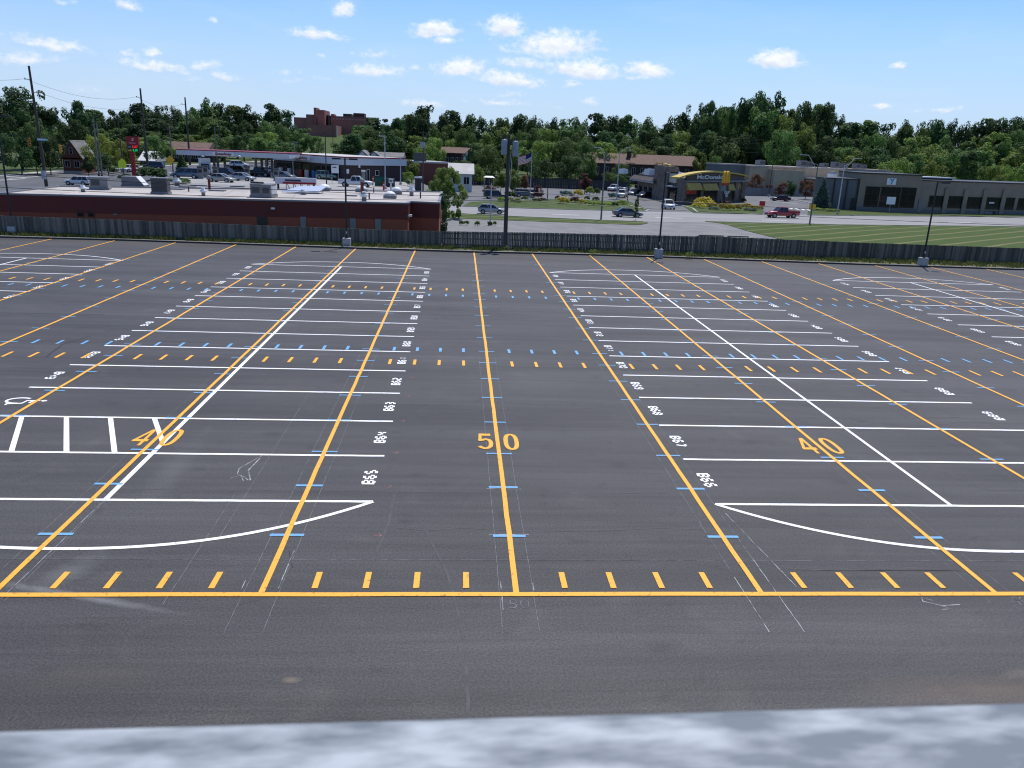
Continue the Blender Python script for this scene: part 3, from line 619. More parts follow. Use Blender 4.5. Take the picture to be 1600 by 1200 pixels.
fm1 = fence_material('weathered_fence', (.075,.070,.058), (.24,.222,.180)); fm2 = fence_material('dark_fence', (.060,.056,.048), (.19,.178,.148)); fm3 = fence_material('brown_fence', (.064,.057,.046), (.215,.19,.15))
top_px = [(-500,325),(-250,331),(0,336.5),(200,343.5),(400,351.5),(640,360),(860,363.5),(1085,369),(1090,368),(1340,378.5),(1600,387.5),(1800,394),(2100,404)]
def fence_profile(x):
    for (a, b) in zip(fenceP[:-1], fenceP[1:]):
        if a.x <= x <= b.x: return a.y+(b.y-a.y)*(x-a.x)/(b.x-a.x)
    return fenceP[-1].y
TP = [((lambda p: p)(atY(px, py, 51.2))) for px, py in top_px]
def fence_top(x):
    for a, b in zip(TP[:-1], TP[1:]):
        if a.x <= x <= b.x: return a.z+(b.z-a.z)*(x-a.x)/(b.x-a.x)
    return 1.45
def fence(label, x0, x1, m, gap, bw, ragged):
    t = thing('wooden_fence', label, 'fence', (x0, fence_profile(x0+.01), 0)); ox, oy = x0, fence_profile(x0+.01)
    q = MB(); vals = []; x = x0
    while x < x1:
        w = bw*random.uniform(.9,1.1); y = fence_profile(x); zt = fence_top(x)+random.uniform(-ragged,ragged); tilt = random.uniform(-.012,.012); yy = y+random.uniform(-.012,.012)
        q.hexa([(x-ox,yy-oy,.02),(x+w-ox,yy-oy,.02),(x+w-ox,yy+.02-oy,.02),(x-ox,yy+.02-oy,.02)], [(x+tilt-ox,yy-oy,zt),(x+w+tilt-ox,yy-oy,zt-random.uniform(0,.01)),(x+w+tilt-ox,yy+.02-oy,zt),(x+tilt-ox,yy+.02-oy,zt)])
        vals += [random.random()**1.5]*8; x += w+gap*random.uniform(.6,1.5)
    o = q.build('board_panel', m, t); a = o.data.attributes.new('board', 'FLOAT', 'POINT'); a.data.foreach_set('value', vals)
    rr = MB()
    for f in (.22, .55, .85):
        xx = x0
        while xx < x1-.01:
            xe = min(xx+2.4, x1); h1, h2 = fence_top(xx)*f, fence_top(xe)*f; y1, y2 = fence_profile(xx)+.035-oy, fence_profile(xe)+.035-oy
            rr.hexa([(xx-ox,y1,h1),(xe-ox,y2,h2),(xe-ox,y2+.04,h2),(xx-ox,y1+.04,h1)], [(xx-ox,y1,h1+.09),(xe-ox,y2,h2+.09),(xe-ox,y2+.04,h2+.09),(xx-ox,y1+.04,h1+.09)]); xx = xe
    o = rr.build('rail', m, t); a = o.data.attributes.new('board', 'FLOAT', 'POINT'); a.data.foreach_set('value', [.3]*len(rr.v))
    xx = x0
    while xx <= x1:
        y = fence_profile(min(xx, x1))+.08-oy; o = MB().bx(xx-ox, xx+.09-ox, y, y+.09, 0, fence_top(xx)-.03).build('post', m, t); a = o.data.attributes.new('board','FLOAT','POINT'); a.data.foreach_set('value', [.2]*8); xx += 2.4
    return t
xa = atY(690,361,51).x; xb = atY(1086,368,51.8).x
fence('long weathered grey board fence in front of the maroon restaurant', fenceP[1].x-6, xa, fm1, .004, .14, .02)
fence('slatted dark fence with light showing between its pickets, behind the utility pole', xa+.05, xb, fm2, .009, .12, .010)
fence('close-boarded brownish fence in front of the mown lawn', xb+.05, fenceP[-1].x-4, fm3, .003, .15, .012)
# trash enclosure rails peeking over the fence
for (p0, p1) in [((1092,367.2),(1131,369)), ((1137,368.6),(1170,370.2))]:
    a = atY(*p0, 53.4); b = atY(*p1, 53.4); t = thing('gate_rail', 'flat dark rail just above the brownish fence, %s' % ('longer left one' if p0[0] < 1100 else 'shorter right one beside the drive'), 'gate', (a.x, a.y, H(a.x,a.y)))
    q = MB(); L = (b-a).xy.length; h = (a.z+b.z)/2-H(a.x,a.y); q.bx(0, L, 0, .05, h-.05, h+.03).build('rail', M['dark'], t)
    for x in (.05, L-.05): MB().bx(x-.03, x+.03, .052, .10, 0, h-.02).build('post', M['dark'], t)
# grass tufts on the verge
def tufts(name, pts, hmin, hmax, m, blades=7):
    q = MB()
    for (x, y, z) in pts:
        for _ in range(blades):
            a = random.uniform(0, 6.28); h = random.uniform(hmin, hmax); r = random.uniform(.02,.16); w = random.uniform(.012,.03); bx_, by_ = x+math.cos(a)*r*.6, y+math.sin(a)*r*.6; lx, ly = math.cos(a)*h*.5, math.sin(a)*h*.5
            nx_, ny_ = -math.sin(a)*w, math.cos(a)*w
            q.add([(bx_-nx_,by_-ny_,z),(bx_+nx_,by_+ny_,z),(bx_+lx,by_+ly,z+h)], [(0,1,2)])
    return q.build(name, m, fix=False)
gp = []
for i in range(9000):
    x = random.uniform(-48, 58); y1 = fence_profile(x); y0 = curbY(x)+.33; u = random.random()**.55
    if mnoise.noise((x*.55, 0, 0))+random.uniform(-.35,.5) < -.12: continue
    gp.append((x, y0+(y1-.05-y0)*u, .10))
tm = mat('tuft_grass', (.06,.09,.025), (.16,.17,.06), 2.0, .9, spec=.1, trans=.3, world=True)
g_ = tufts('verge_tall_grass', gp, .08, .38, tm); stuff(g_)
# ================================================================== POLES, LIGHTS, WIRES
def lot_light(label, bpx, tpx, arms):
    b = at(*bpx, .1); t = thing('lot_light', label, 'light pole', (b.x, b.y, .1), 0, 'black light poles along the back of the lot'); h = topz(b, tpx[1])-.1
    q = MB(); q.bx(-.30,.30,-.28,.28,-.1,.62); o = q.build('concrete_base', M['conc'], t); bv = o.modifiers.new('b','BEVEL'); bv.width = .03; bv.segments = 2
    MB().bx(-.14,.14,-.14,.14,.625,.655).build('base_plate', M['black'], t); MB().tube((0,0,.655),(0,0,h),.075,.06,8).build('pole', M['black'], t)
    MB().bx(-.05,.05,-.10,-.07,.95,1.15).build('access_cover', M['galv'], t)
    for s in arms:
        a = MB().tube((0,0,h-.08),(s*.35,0,h-.06),.03,.03,6).build('arm', M['black'], t); q = MB().bx(min(s*.33,s*.95),max(s*.33,s*.95),-.16,.16,h-.12,h+.0); q.build('lamp_head', M['black'], t)
    return t
lot_light('black lot light with two heads on a concrete block, in front of the maroon restaurant', (542,384.5), (538,247), (-1,1))
lot_light('black lot light on a concrete block, in front of the burger restaurant', (1028.5,401), (1041,268), (1,))
lot_light('black lot light on a concrete block, right of the others, before the gym windows', (1441,414.5), (1463,284), (1,))
lot_light('black lot light on a concrete block at the left end of the fence', (21,366), (-2,180), (1,-1))
def pole(name, label, cat, base, ytop, r0=.16, r1=.11, m='wood', group=None, lean=0):
    t = thing(name, label, cat, base, 0, group); h = topz(base, ytop)-base.z
    MB().tube((0,0,-.2),(lean,0,h),r0,r1,9).build('pole', M[m], t); return t, h
UP = 'wooden utility poles'
# big pole behind the slatted fence with two transformers
b = gY(789,388,52.1); t, h = pole('utility_pole', 'thick dark wooden pole with two grey transformers, behind the slatted fence', 'utility pole', b, 210, .18, .13, 'wood', UP); BIG = (b, h, t)
MB().bx(-.7,.7,-.05,.05,h-.45,h-.35).build('crossarm', M['wood'], t)
for x, z in ((-.16-.16,.0), (.55,-.1)):
    c = MB().lathe([(.21,0),(.23,.05),(.23,1.08),(.21,1.13),(.09,1.19)], (x-.02,-.32,h-1.55+z), 16).build('transformer', M['trans'], t)
    MB().lathe([(.05,0),(.06,.08),(.03,.2)], (x-.1,-.32,h-.3+z), 8).build('bushing', M['dark'], c); MB().lathe([(.05,0),(.06,.08),(.03,.2)], (x+.1,-.32,h-.3+z), 8).build('bushing', M['dark'], c)
MB().path([(.15,-.2,h-1.5),(.3,-.22,h-2.2),(.28,-.2,h-2.9),(.22,-.12,h-3.4),(.2,-.1,h-4)], .035, 6).build('conduit', M['galv'], t)
# three tall transmission poles on the left
TALL = []
for (bx_, by_, ty, yy, desc) in [(70,268,103,136,'tallest leaning dark pole with side arms, before the trees left of the brick house'), (231.5,266,138,176,'tall dark pole with side arms, right beside the red fuel price sign'), (297,258,152,215,'tall dark pole behind the left end of the gas canopy')]:
    b = gY(bx_, by_, yy); topx = atY({268:45,266:219,258:289}[by_], ty, yy).x
    t = thing('transmission_pole', desc, 'utility pole', b, 0, UP); h = topz(b, ty)-b.z; ln = topx-b.x
    MB().tube((0,0,-.2),(ln,0,h),.30,.17,10).build('pole', M['wood'], t)
    for f, s in ((.895,-1),(.795,1),(.72,-1)):
        o = MB().tube((ln*f,0,h*f),(ln*f+s*.9,0,h*f+.05),.06,.05,6).build('side_arm', M['dark'], t); MB().lathe([(.09,-.15),(.11,0),(.09,.15)], (ln*f+s*.95,0,h*f+.1), 8).build('insulator', M['trans'], o)
    if bx_ == 70:
        MB().bx(ln*.13-.35,ln*.13+.35,-.6,-.3,h*.10,h*.17).build('meter_box', M['galv'], t)
    TALL.append((b, h, ln))
MIDP = []
for (bx_, by_, ty, yy, m, desc) in [(156,282,185,128,'woodg','grey wooden pole, left of the close pair behind the rooftop air conditioner'), (160.5,282,192,128.6,'woodg','shorter grey wooden pole, right of the close pair behind the rooftop air conditioner'),
        (193,272,182,150,'wood','wooden pole directly left of the red fuel price sign'), (271,273,197,150,'woodg','pale grey wooden pole carrying the yellow diamond sign'), (341,285,198,205,'woodg','grey wooden pole rising behind the gas canopy sign'),
        (347,262,165,260,'wood','thin dark pole deep in the trees behind the canopy'), (521,250,190,330,'wood','thin far pole standing on the grassy slope below the red brick hospital'), (661,292,205,135,'wood','dark pole with one big grey transformer, left of the bushy tree')]:
    b = gY(bx_, by_, yy); t, h = pole('utility_pole', desc, 'utility pole', b, ty, .15, .10, m, UP); MIDP.append((b, h))
    if by_ in (282,):
        MB().tube((0,-.16,-.2),(0,-.16,h*.28),.19,.17,8).build('stub', M['dark'], t)
    if bx_ in (193,271,341): MB().bx(-1.1,1.1,-.05,.05,h-.7,h-.58).build('crossarm', M['wood'], t)
    if bx_ in (271,): MB().tube((0,0,h*.68),(-1.8,0,h*.72),.04,.03,6).build('lamp_arm', M['galv'], t)
    if bx_ == 661: MB().lathe([(.36,0),(.39,.06),(.39,1.0),(.35,1.06)], (-.05,-.5,h*.74), 14).build('transformer', M['trans'], t); MB().bx(-.9,.9,-.05,.05,h*.97,h*.98).build('crossarm', M['wood'], t)
def wire(label, P, Q, sag, r=.014, m='black', group='overhead cables'):
    P, Q = Vector(P), Vector(Q); pts = []
    for i in range(25):
        u = i/24; p = P.lerp(Q, u); p.z -= 4*sag*u*(1-u); pts.append(p-P)
    q = MB().path([tuple(p) for p in pts], r, 5); o = q.build('cable', M[m], None); o.location = P; tag(o, label, 'cable', group); return o
B0 = BIG[0]; hb_ = BIG[1]
# two heavy cables passing low in front of the restaurant roof to the transformer pole and on to the right
LP = at(0,0,0)
lft = gY(-260,372,52.4)
def wpt(px, py, Y): return tuple(atY(px, py, Y))
wire('upper of the two black cables strung across the white restaurant roof', wpt(-420,232,52.0), (B0.x-.2,B0.y-.25,topz(B0,308)), .62, .022)
wire('lower of the two black cables strung across the white restaurant roof', wpt(-420,266,51.8), (B0.x-.2,B0.y-.2,topz(B0,313)), .55, .022)
wire('upper black cable from the transformer pole towards the right over the road', (B0.x+.2,B0.y-.2,topz(B0,298)), wpt(2050,352,53), .45, .02)
wire('lower black cable from the transformer pole towards the right over the road', (B0.x+.2,B0.y-.2,topz(B0,312)), wpt(2050,362,53), .45, .02)
(b1,h1,l1),(b2,h2,l2),(b3,h3,l3) = TALL
for i, f in enumerate((.895,.795,.72)):
    s = (-1,1,-1)[i]*.95; a = (b1.x+l1*f+s,b1.y,b1.z+h1*f+.1); c = (b2.x+l2*f+s,b2.y,b2.z+h2*f+.1); d = (b3.x+l3*f+s,b3.y,b3.z+h3*f+.1); nm = ('top','middle','lowest')[i]
    wire('%s thin line sagging in the sky between the two tallest left poles' % nm, a, c, 1.6, .022, 'dark', 'power lines in the left sky'); wire('%s thin line from the pole by the price sign to the canopy pole' % nm, c, d, 1.4, .022, 'dark', 'power lines in the left sky')
    e = atY(-160, (165,205,240)[i]-60, 112); wire('%s thin line leaving the picture left of the tallest pole' % nm, (e.x,e.y,a[2]+.5), a, 1.2, .022, 'dark', 'power lines in the left sky')
for i in range(4):
    y0 = 207+i*7; wire(('highest','second highest','third highest','lowest')[i]+' thin line crossing the woods behind the gym', wpt(1010, y0, 178), wpt(1760, y0+27, 190), 1.0, .011, 'dark', 'power lines across the right woods')
for i in range(3):
    y0 = 226+i*6; wire(('upper','middle','lower')[i]+' thin line crossing the trees behind the gas canopy', wpt(150, y0-6, 190), wpt(640, y0+6, 215), 1.2, .016, 'dark', 'power lines behind the canopy')
# steel roadside street lights
def street_light(label, bpx, ytop, yarm, side, ln, Y=None, m='galv', mp='woodg'):
    b = atg(*bpx) if Y is None else gY(bpx[0], bpx[1], Y); t = thing('street_light', label, 'street light', b, 0, 'street lights'); h = topz(b, ytop)-b.z
    MB().tube((0,0,-.1),(0,0,h),.14,.09,8).build('pole', M[mp], t); ha = topz(b, yarm)-b.z
    pts = [(0,0,h-.9),(side*ln*.35,0,(h-.9)*.55+ha*.45),(side*ln*.75,0,ha-.05),(side*ln,0,ha)]
    MB().path(pts, .045, 6).build('arm', M[m], t); MB().path([(0,0,h-.1)]+[(p[0],.12,p[2]+.1) for p in pts[1:3]], .025, 6).build('brace', M[m], t)
    q = MB(); q.bx(min(side*(ln-.1),side*(ln+.75)),max(side*(ln-.1),side*(ln+.75)),-.14,.14,ha-.05,ha+.08); q.build('lamp_head', M[m], t); return t
street_light('wooden street light with its arm to the left, on the verge by the dark sedan', (939,344), 238, 231, -1, 1.0)
street_light('slim street light with its arm to the right, in the burger restaurant shrubs', (963,313), 236, 230, 1, 1.6, None, 'galv', 'galv')
street_light('wooden street light with arm to the left, just right of the red pickup', (1265,350), 257, 243, -1, 2.3)
street_light('street light with its arm to the right, beside the blue spruce at the gym', (1308,334.5), 258, 247, 1, 2.5, None, 'galv', 'galv')
def area_light(label, bpx, ytop, heads, Y=None, m='galv'):
    b = atg(*bpx) if Y is None else gY(bpx[0], bpx[1], Y); t = thing('area_light', label, 'light pole', b, 0, 'car park area lights'); h = topz(b, ytop)-b.z
    MB().bx(-.25,.25,-.25,.25,-.1,.5).build('base', M['conc'], t); MB().tube((0,0,.5),(0,0,h),.10,.075,8).build('pole', M[m], t)
    for s in heads: MB().bx(min(s*.05,s*.95),max(s*.05,s*.95),-.2,.2,h-.05,h+.10).build('lamp_head', M[m], t)
    return t
area_light('grey pole with one flat head, behind the green dumpster', (602,296), 213, (-1,)); area_light('thin dark pole on the forecourt left of the white pickup', (510.5,294), 206, (), None, 'dark')
area_light('grey pole at the right end of the gas station store', (626,289), 246, ()); area_light('short grey pole in front of the bushy tree verge', (766,352), 287, ())
area_light('white topped grey pole right of the transformer pole', (808,300), 241, (-.5,.5)); area_light('black twin headed pole left of the burger restaurant', (980,317), 255, (-1,1), None, 'black')
area_light('dark pole at the kerb in front of the tan hall', (1201,307), 256, (), None, 'dark'); area_light('pale pole under the right end of the gas canopy', (458.5,277), 246, (-1,1)); area_light('pale pole with two heads above the store roof', (461,262), 222, (1,-.6), 225)
area_light('thin dark pole by the purple trees', (855,314), 288, (), None, 'dark')
# traffic signals hung on a span wire, street sign
def signal(label, px, py, Y, rz):
    p = atY(px, py, Y); t = thing('traffic_signal', label, 'traffic light', (p.x,p.y,p.z), rz, 'hanging traffic signals')
    o = MB().bx(-.18,.18,-.13,.13,-.62,.62).build('housing', M['yellow'], t); o.modifiers.new('b','BEVEL').width = .03
    for z, m in ((.4,'lampred'),(0,'dark'),(-.4,'dark')):
        MB().tube((0,-.135,z),(0,-.15,z),.11,.11,10).build('lens', M[m], t); MB().prismy([(-.14,z+.02),(-.12,z+.15),(0,z+.19),(.12,z+.15),(.14,z+.02),(.12,z+.13),(0,z+.165),(-.12,z+.13)], -.30, -.131).build('visor', M['yellow'], t)
    MB().tube((0,0,.62),(0,0,1.3),.03,.03,6).build('hanger', M['dark'], t); return p
s1 = signal('yellow traffic light hanging left of the street name sign', 46, 222, 118, .5); s2 = signal('yellow traffic light hanging in front of the brick gabled house', 94, 233, 118, 2.4)
wire('span wire carrying the traffic signals', wpt(-90,196,117), wpt(196,226,119), .35, .02, 'black', 'signal cables'); wire('thin tether wire under the traffic signals', wpt(-90,228,117), wpt(196,243,119), .2, .012, 'black', 'signal cables')
p = atY(66,218,118.2); t = thing('street_name_sign', 'small pale blue street name sign hanging between the signals', 'sign', p); MB().bx(-.75,.75,-.02,.02,-.16,.16).build('plate', mat('pale_blue_sign',(.32,.55,.6),rough=.4), t); MB().bx(-.5,.5,-.025,-.021,-.05,.05).build('lettering_band', M['signw'], t)
for x in (-.5,.5): MB().tube((x,0,.16),(x,0,.62),.012,.012,5).build('hanger', M['dark'], t)
def road_sign(name, label, base, py, shape, w, m, pm='galv', Y=None):
    b = base; t = thing(name, label, 'sign', b, 0); h = topz(b, py)-b.z
    MB().tube((0,.04,0),(0,.04,h+w*.4),.035,.035,6).build('post', M[pm], t); P = [(w*.5,0),(0,w*.5),(-w*.5,0),(0,-w*.5)] if shape == 'd' else ([(-w*.5,-w*.55),(w*.5,-w*.55),(w*.5,w*.2),(0,w*.65),(-w*.5,w*.2)] if shape == 'p' else [(-w*.5,-w*.4),(w*.5,-w*.4),(w*.5,w*.4),(-w*.5,w*.4)])
    MB().prismy([(a,h+c) for a,c in P], -.03, -.005).build('plate', M[m], t); return t
road_sign('pedestrian_sign', 'lime yellow pointed warning sign on a post left of the red fuel sign', gY(192.5,273,140), 255.5, 'p', 1.4, 'signl')
road_sign('warning_sign', 'orange yellow diamond warning sign on the pale pole', gY(267.5,273,149), 250, 'd', 1.75, 'signy')
road_sign('lawn_sign', 'white board on legs before the gym windows', atg(1389,333), 313.5, 'r', 1.9, 'signw'); road_sign('drive_sign', 'small dark red sign at the drive beside the yellow shrubs', atg(1190,326.5), 318, 'r', 1.2, 'redp'); road_sign('roadwork_sign', 'orange square sign on the street light pole right of the red pickup', atg(1266,348.5)+Vector((-.2,-.4,0)), 323.5, 'r', 1.1, 'signy')
road_sign('gym_board', 'pale upright board by the far right edge of the gym lawn', atg(1590,336), 314, 'r', 3.2, 'signw')
# ================================================================== BUILDINGS
M['maroon'] = mat('maroon_fascia', (.125,.017,.016), (.105,.015,.014), .4, .6)
M['rust'] = mat('rust_stucco', (.29,.076,.045), (.25,.066,.04), .8, .85)
M['roofw'] = mat('white_roof_membrane', (.47,.43,.39), (.29,.26,.235), .3, .85, detail=10, lo=.3, hi=.72)
M['cap'] = mat('metal_coping', (.20,.20,.21), rough=.4, metal=.3)
M['brick'] = mat('red_brick', (.17,.06,.04), (.12,.045,.032), 5, .9); M['brickd'] = mat('dark_brick', (.055,.035,.032), (.04,.027,.026), 3, .9)
M['brickh'] = mat('hospital_brick', (.27,.115,.09), (.23,.10,.078), .2, .9); M['stone'] = mat('brown_stone', (.11,.085,.066), (.20,.16,.13), 1.2, .9, detail=6, bump=.4)
M['tan'] = mat('tan_block', (.46,.355,.25), (.40,.31,.22), .3, .9); M['taupe'] = mat('taupe_block', (.26,.212,.155), (.22,.182,.135), .5, .9); M['greyw'] = mat('grey_metal_wall', (.135,.14,.135), (.115,.12,.12), .3, .7)
M['shin'] = mat('brown_shingle', (.12,.075,.055), (.17,.11,.085), 1.5, .9); M['shing'] = mat('grey_shingle', (.14,.135,.13), (.20,.19,.185), 1.5, .9)
M['siding'] = mat('white_siding', (.55,.55,.54), rough=.7); M['fasc'] = mat('pale_canopy_fascia', (.50,.53,.56), (.46,.49,.52), .4, .5); M['redtrim'] = mat('red_trim', (.22,.012,.018), rough=.45)
M['white3'] = mat('white_metal', (.68,.68,.67), rough=.5); M['green'] = mat('green_bin', (.012,.10,.055), (.01,.075,.04), 2, .5); M['bronze'] = mat('bronze_frame', (.03,.027,.024), rough=.5)
M['brown'] = mat('brown_panel', (.085,.065,.052), rough=.7); M['cream'] = mat('cream_panel', (.5,.46,.33), rough=.6); M['greyr'] = mat('grey_roof', (.40,.385,.36), (.50,.48,.45), .4, .85)
M['hvac'] = mat('hvac_grey', (.20,.205,.205), (.16,.165,.17), 1, .55); M['hvacd'] = mat('hvac_louvre', (.06,.062,.065), rough=.6)
class Bld:
    def __init__(s, name, label, cat, A, B, group=None):
        A, B = Vector(A), Vector(B); s.A = A; d = (B-A).xy; s.L = d.length; s.rz = math.atan2(d.y, d.x); s.z0 = A.z
        s.t = thing(name, label, cat, A, s.rz, group); s.ux = Vector((d.x, d.y)).normalized(); s.uy = Vector((-s.ux.y, s.ux.x))
    def loc(s, px, py, y=0.0):      # pixel -> local (x, z) on the vertical plane at local depth y
        d = ray(px, py); o = Vector((CAM.x-s.A.x, CAM.y-s.A.y)); dd = Vector((d.x, d.y)); t = (y-o.dot(s.uy))/dd.dot(s.uy); p = CAM+d*t
        return Vector((p.x-s.A.x, p.y-s.A.y)).dot(s.ux), p.z-s.z0
    def w2l(s, p): v = Vector((p[0]-s.A.x, p[1]-s.A.y)); return (v.dot(s.ux), v.dot(s.uy))
    def part(s, name, mb, m, parent=None): return mb.build(name, m, parent or s.t)
    def rect(s, name, p, q, m, y=0.0, th=.06, parent=None):   # panel from pixel p (top left) to q (bottom right)
        x0, z1 = s.loc(*p, y); x1, z0 = s.loc(*q, y); return s.part(name, MB().bx(x0, x1, y-th, y-.004, z0, z1), m, parent)
    def window(s, x0, x1, z0, z1, fm='bronze', y=0.0, nx=1, nz=1, name='window', pm='pane'):
        q = MB(); w = .07; yy0, yy1 = y-.10, y-.002
        q.bx(x0-w, x0, yy0, yy1, z0-w, z1+w); q.bx(x1, x1+w, yy0, yy1, z0-w, z1+w); q.bx(x0, x1, yy0, yy1, z1, z1+w); q.bx(x0, x1, yy0, yy1, z0-w, z0)
        for i in range(1, nx): xx = x0+(x1-x0)*i/nx; q.bx(xx-.03, xx+.03, yy0+.01, yy1, z0, z1)
        for i in range(1, nz): zz = z0+(z1-z0)*i/nz; q.bx(x0, x1, yy0+.015, yy1, zz-.03, zz+.03)
        f = s.part(name, q, M[fm]); s.part('pane', MB().bx(x0, x1, y-.055, y-.004, z0, z1), M[pm], f); return f
    def winpx(s, p, q, y=0.0, **k):
        x0, z1 = s.loc(*p, y); x1, z0 = s.loc(*q, y); return s.window(x0, x1, z0, z1, y=y, **k)
def coping(poly, z0, z1, w=.22):
    q = MB(); n = len(poly)
    for i in range(n):
        a, b = Vector(poly[i]), Vector(poly[(i+1)%n]); d = (b-a).normalized(); nn = Vector((-d.y, d.x))
        q.hexa([(*(a-nn*.04-d*.03), z0), (*(b-nn*.04+d*.03), z0), (*(b+nn*w-d*w), z0), (*(a+nn*w+d*w), z0)], [(*(a-nn*.04-d*.03), z1), (*(b-nn*.04+d*.03), z1), (*(b+nn*w-d*w), z1), (*(a+nn*w+d*w), z1)])
    return q
# ---------------- maroon restaurant behind the fence
RZ = 2.9
pA, pB = at(-6,301.6,RZ), at(637,317,RZ); A0 = Vector((pA.x, pA.y, -2.2)); B0_ = Vector((pB.x, pB.y, -2.2))
rs = Bld('restaurant', 'long low maroon and rust restaurant with a white flat roof behind the grey fence', 'restaurant', A0, B0_)
pj, p2 = at(640,314.3,RZ), at(686,316.3,RZ); pb1, pb0 = at(690.5,299.3,RZ), at(101,290.3,RZ)
poly = [(0,0), (rs.L,0), rs.w2l((pB.x+.05,pj.y)), rs.w2l((p2.x,p2.y)), rs.w2l(pb1), rs.w2l((pb0.x-.5,pb0.y))]
ht = RZ+2.2; hf = ht-1.45
inner = lambda e: poly
rs.part('wall', MB().prism(poly, 0, hf), M['rust'])
q = MB(); n = len(poly)
off = []
for i in range(n):
    a, b, c = Vector(poly[i-1]), Vector(poly[i]), Vector(poly[(i+1)%n]); d1, d2 = (b-a).normalized(), (c-b).normalized(); m1, m2 = Vector((d1.y,-d1.x)), Vector((d2.y,-d2.x)); k = (m1+m2); k = k/max(.2, k.dot(m1)); off.append(tuple(b+k*.06))
rs.part('fascia', MB().prism(off, hf, ht-.12), M['maroon'])
rs.part('roof', MB().prism(poly, ht-.118, ht-.10), M['roofw'])
rs.part('coping', coping(off, ht-.119, ht+.02), M['cap'])
for p, q_ in [((122,330),(130,337)), ((138.5,330),(146.5,337.5))]: rs.winpx(p, q_, fm='bronze', nx=1)
rs.rect('vent_grille', (177,330), (183,336), M['hvac']); rs.rect('back_door', (401,334), (418.5,352), M['bronze'], th=.05)
for p, q_ in [((469,338.5),(478.5,356)), ((546.5,341),(556,358)), ((586,342),(595.5,360))]:
    d_ = rs.rect('door', p, q_, M['hvac'], th=.07); 
rs.rect('wall_lamp', (423.5,324), (429.5,327), M['white3'], y=-.08, th=.15)
jx0, jy = poly[2]; 
for p, q_ in [((641.5,337.5),(649,360)), ((654,337.5),(661.5,360))]: rs.winpx(p, q_, y=jy-.0+.12, fm='siding', nz=4, pm='hvac')
o = rs.part('floodlight', MB().box((rs.L+.25,-.1,hf+.35),(.25,.3,.2)).tube((rs.L,-.05,hf+.3),(rs.L+.2,-.1,hf+.35),.04,.04,6), M['white3'])
for k in range(5):              # membrane seams
    xx = rs.L*(.12+.19*k); rs.part('roof_seam', MB().add([(xx,.4,ht-.095),(xx+.08,.4,ht-.095),(xx+.08,11.5+k*1.4,ht-.095),(xx,11.5+k*1.4,ht-.095)], [(0,1,2,3)]), M['concd'])
ZR = RZ-.10
def onroof(px, py): p = at(px, py, ZR); p.z = ZR; return p
def hvac(label, p0, p1, ytop, depth, style):
    a, b = onroof(*p0), onroof(*p1); t = thing('rooftop_unit', label, 'air conditioner', a, math.atan2(b.y-a.y, b.x-a.x), 'rooftop units of the restaurant'); w = (b-a).length; h = topz(a, ytop)-ZR
    MB().bx(-.08, w+.08, -.05, depth+.05, 0, .22).build('curb', M['hvac'], t)
    if style == 'hood':
        MB().prismy([(0,.22),(w,.22),(w*.66,h),(0,h)], 0, depth).build('housing', M['hvac'], t); MB().hexa([(w-.02,.0,.2),(w+.02,.0,.22),(w+.02,depth,.22),(w-.02,depth,.2)], [(w*.66,.0,h),(w*.66+.05,.0,h+.02),(w*.66+.05,depth,h+.02),(w*.66,depth,h)]).build('hood', M['white3'], t)
        MB().bx(.1, w*.5, -.03, -.004, .5, h-.15).build('service_panel', M['hvac'], t)
    else:
        MB().bx(0, w, 0, depth, .22, h).build('housing', M['hvacd' if style == 'dark' else 'hvac'], t); MB().bx(-.05, w+.05, -.05, depth+.05, h, h+.06).build('lid', M['hvac'], t)
        for i in range(7): z = .4+(h-.6)*i/7; MB().bx(.12, w*(.55 if style == 'half' else .88), -.04, -.004, z, z+(h-.6)/11).build('louvre', M['hvacd'], t)
        if style == 'fans':
            for i in range(2): MB().tube((w*(.27+.46*i), depth/2, h+.06), (w*(.27+.46*i), depth/2, h+.2), .38, .38, 14).build('fan_shroud', M['hvacd'], t)
        if style == 'slats':
            for i in range(5): MB().bx(w+.004, w+.08, depth*(.08+.18*i), depth*(.18+.18*i), .3, h-.1).build('side_panel', M['white3'], t)
    return t
hvac('grey louvred box unit, leftmost on the white roof', (141,296.5), (169,297), 277.5, 1.8, 'half')
hvac('grey unit with a slanted white hood on the white roof', (190.5,292), (225,293), 275.3, 1.6, 'hood')
hvac('tall dark grey slatted unit standing near the roof front', (237,303.3), (262,304), 278.5, 1.1, 'dark')
hvac('dark double fan unit, left half of the pair in mid roof', (391.5,308.5), (408,309), 288, 1.8, 'fans'); hvac('pale box unit with white side slats, right of the pair in mid roof', (408.5,309), (423,309.5), 289, 2.4, 'slats')
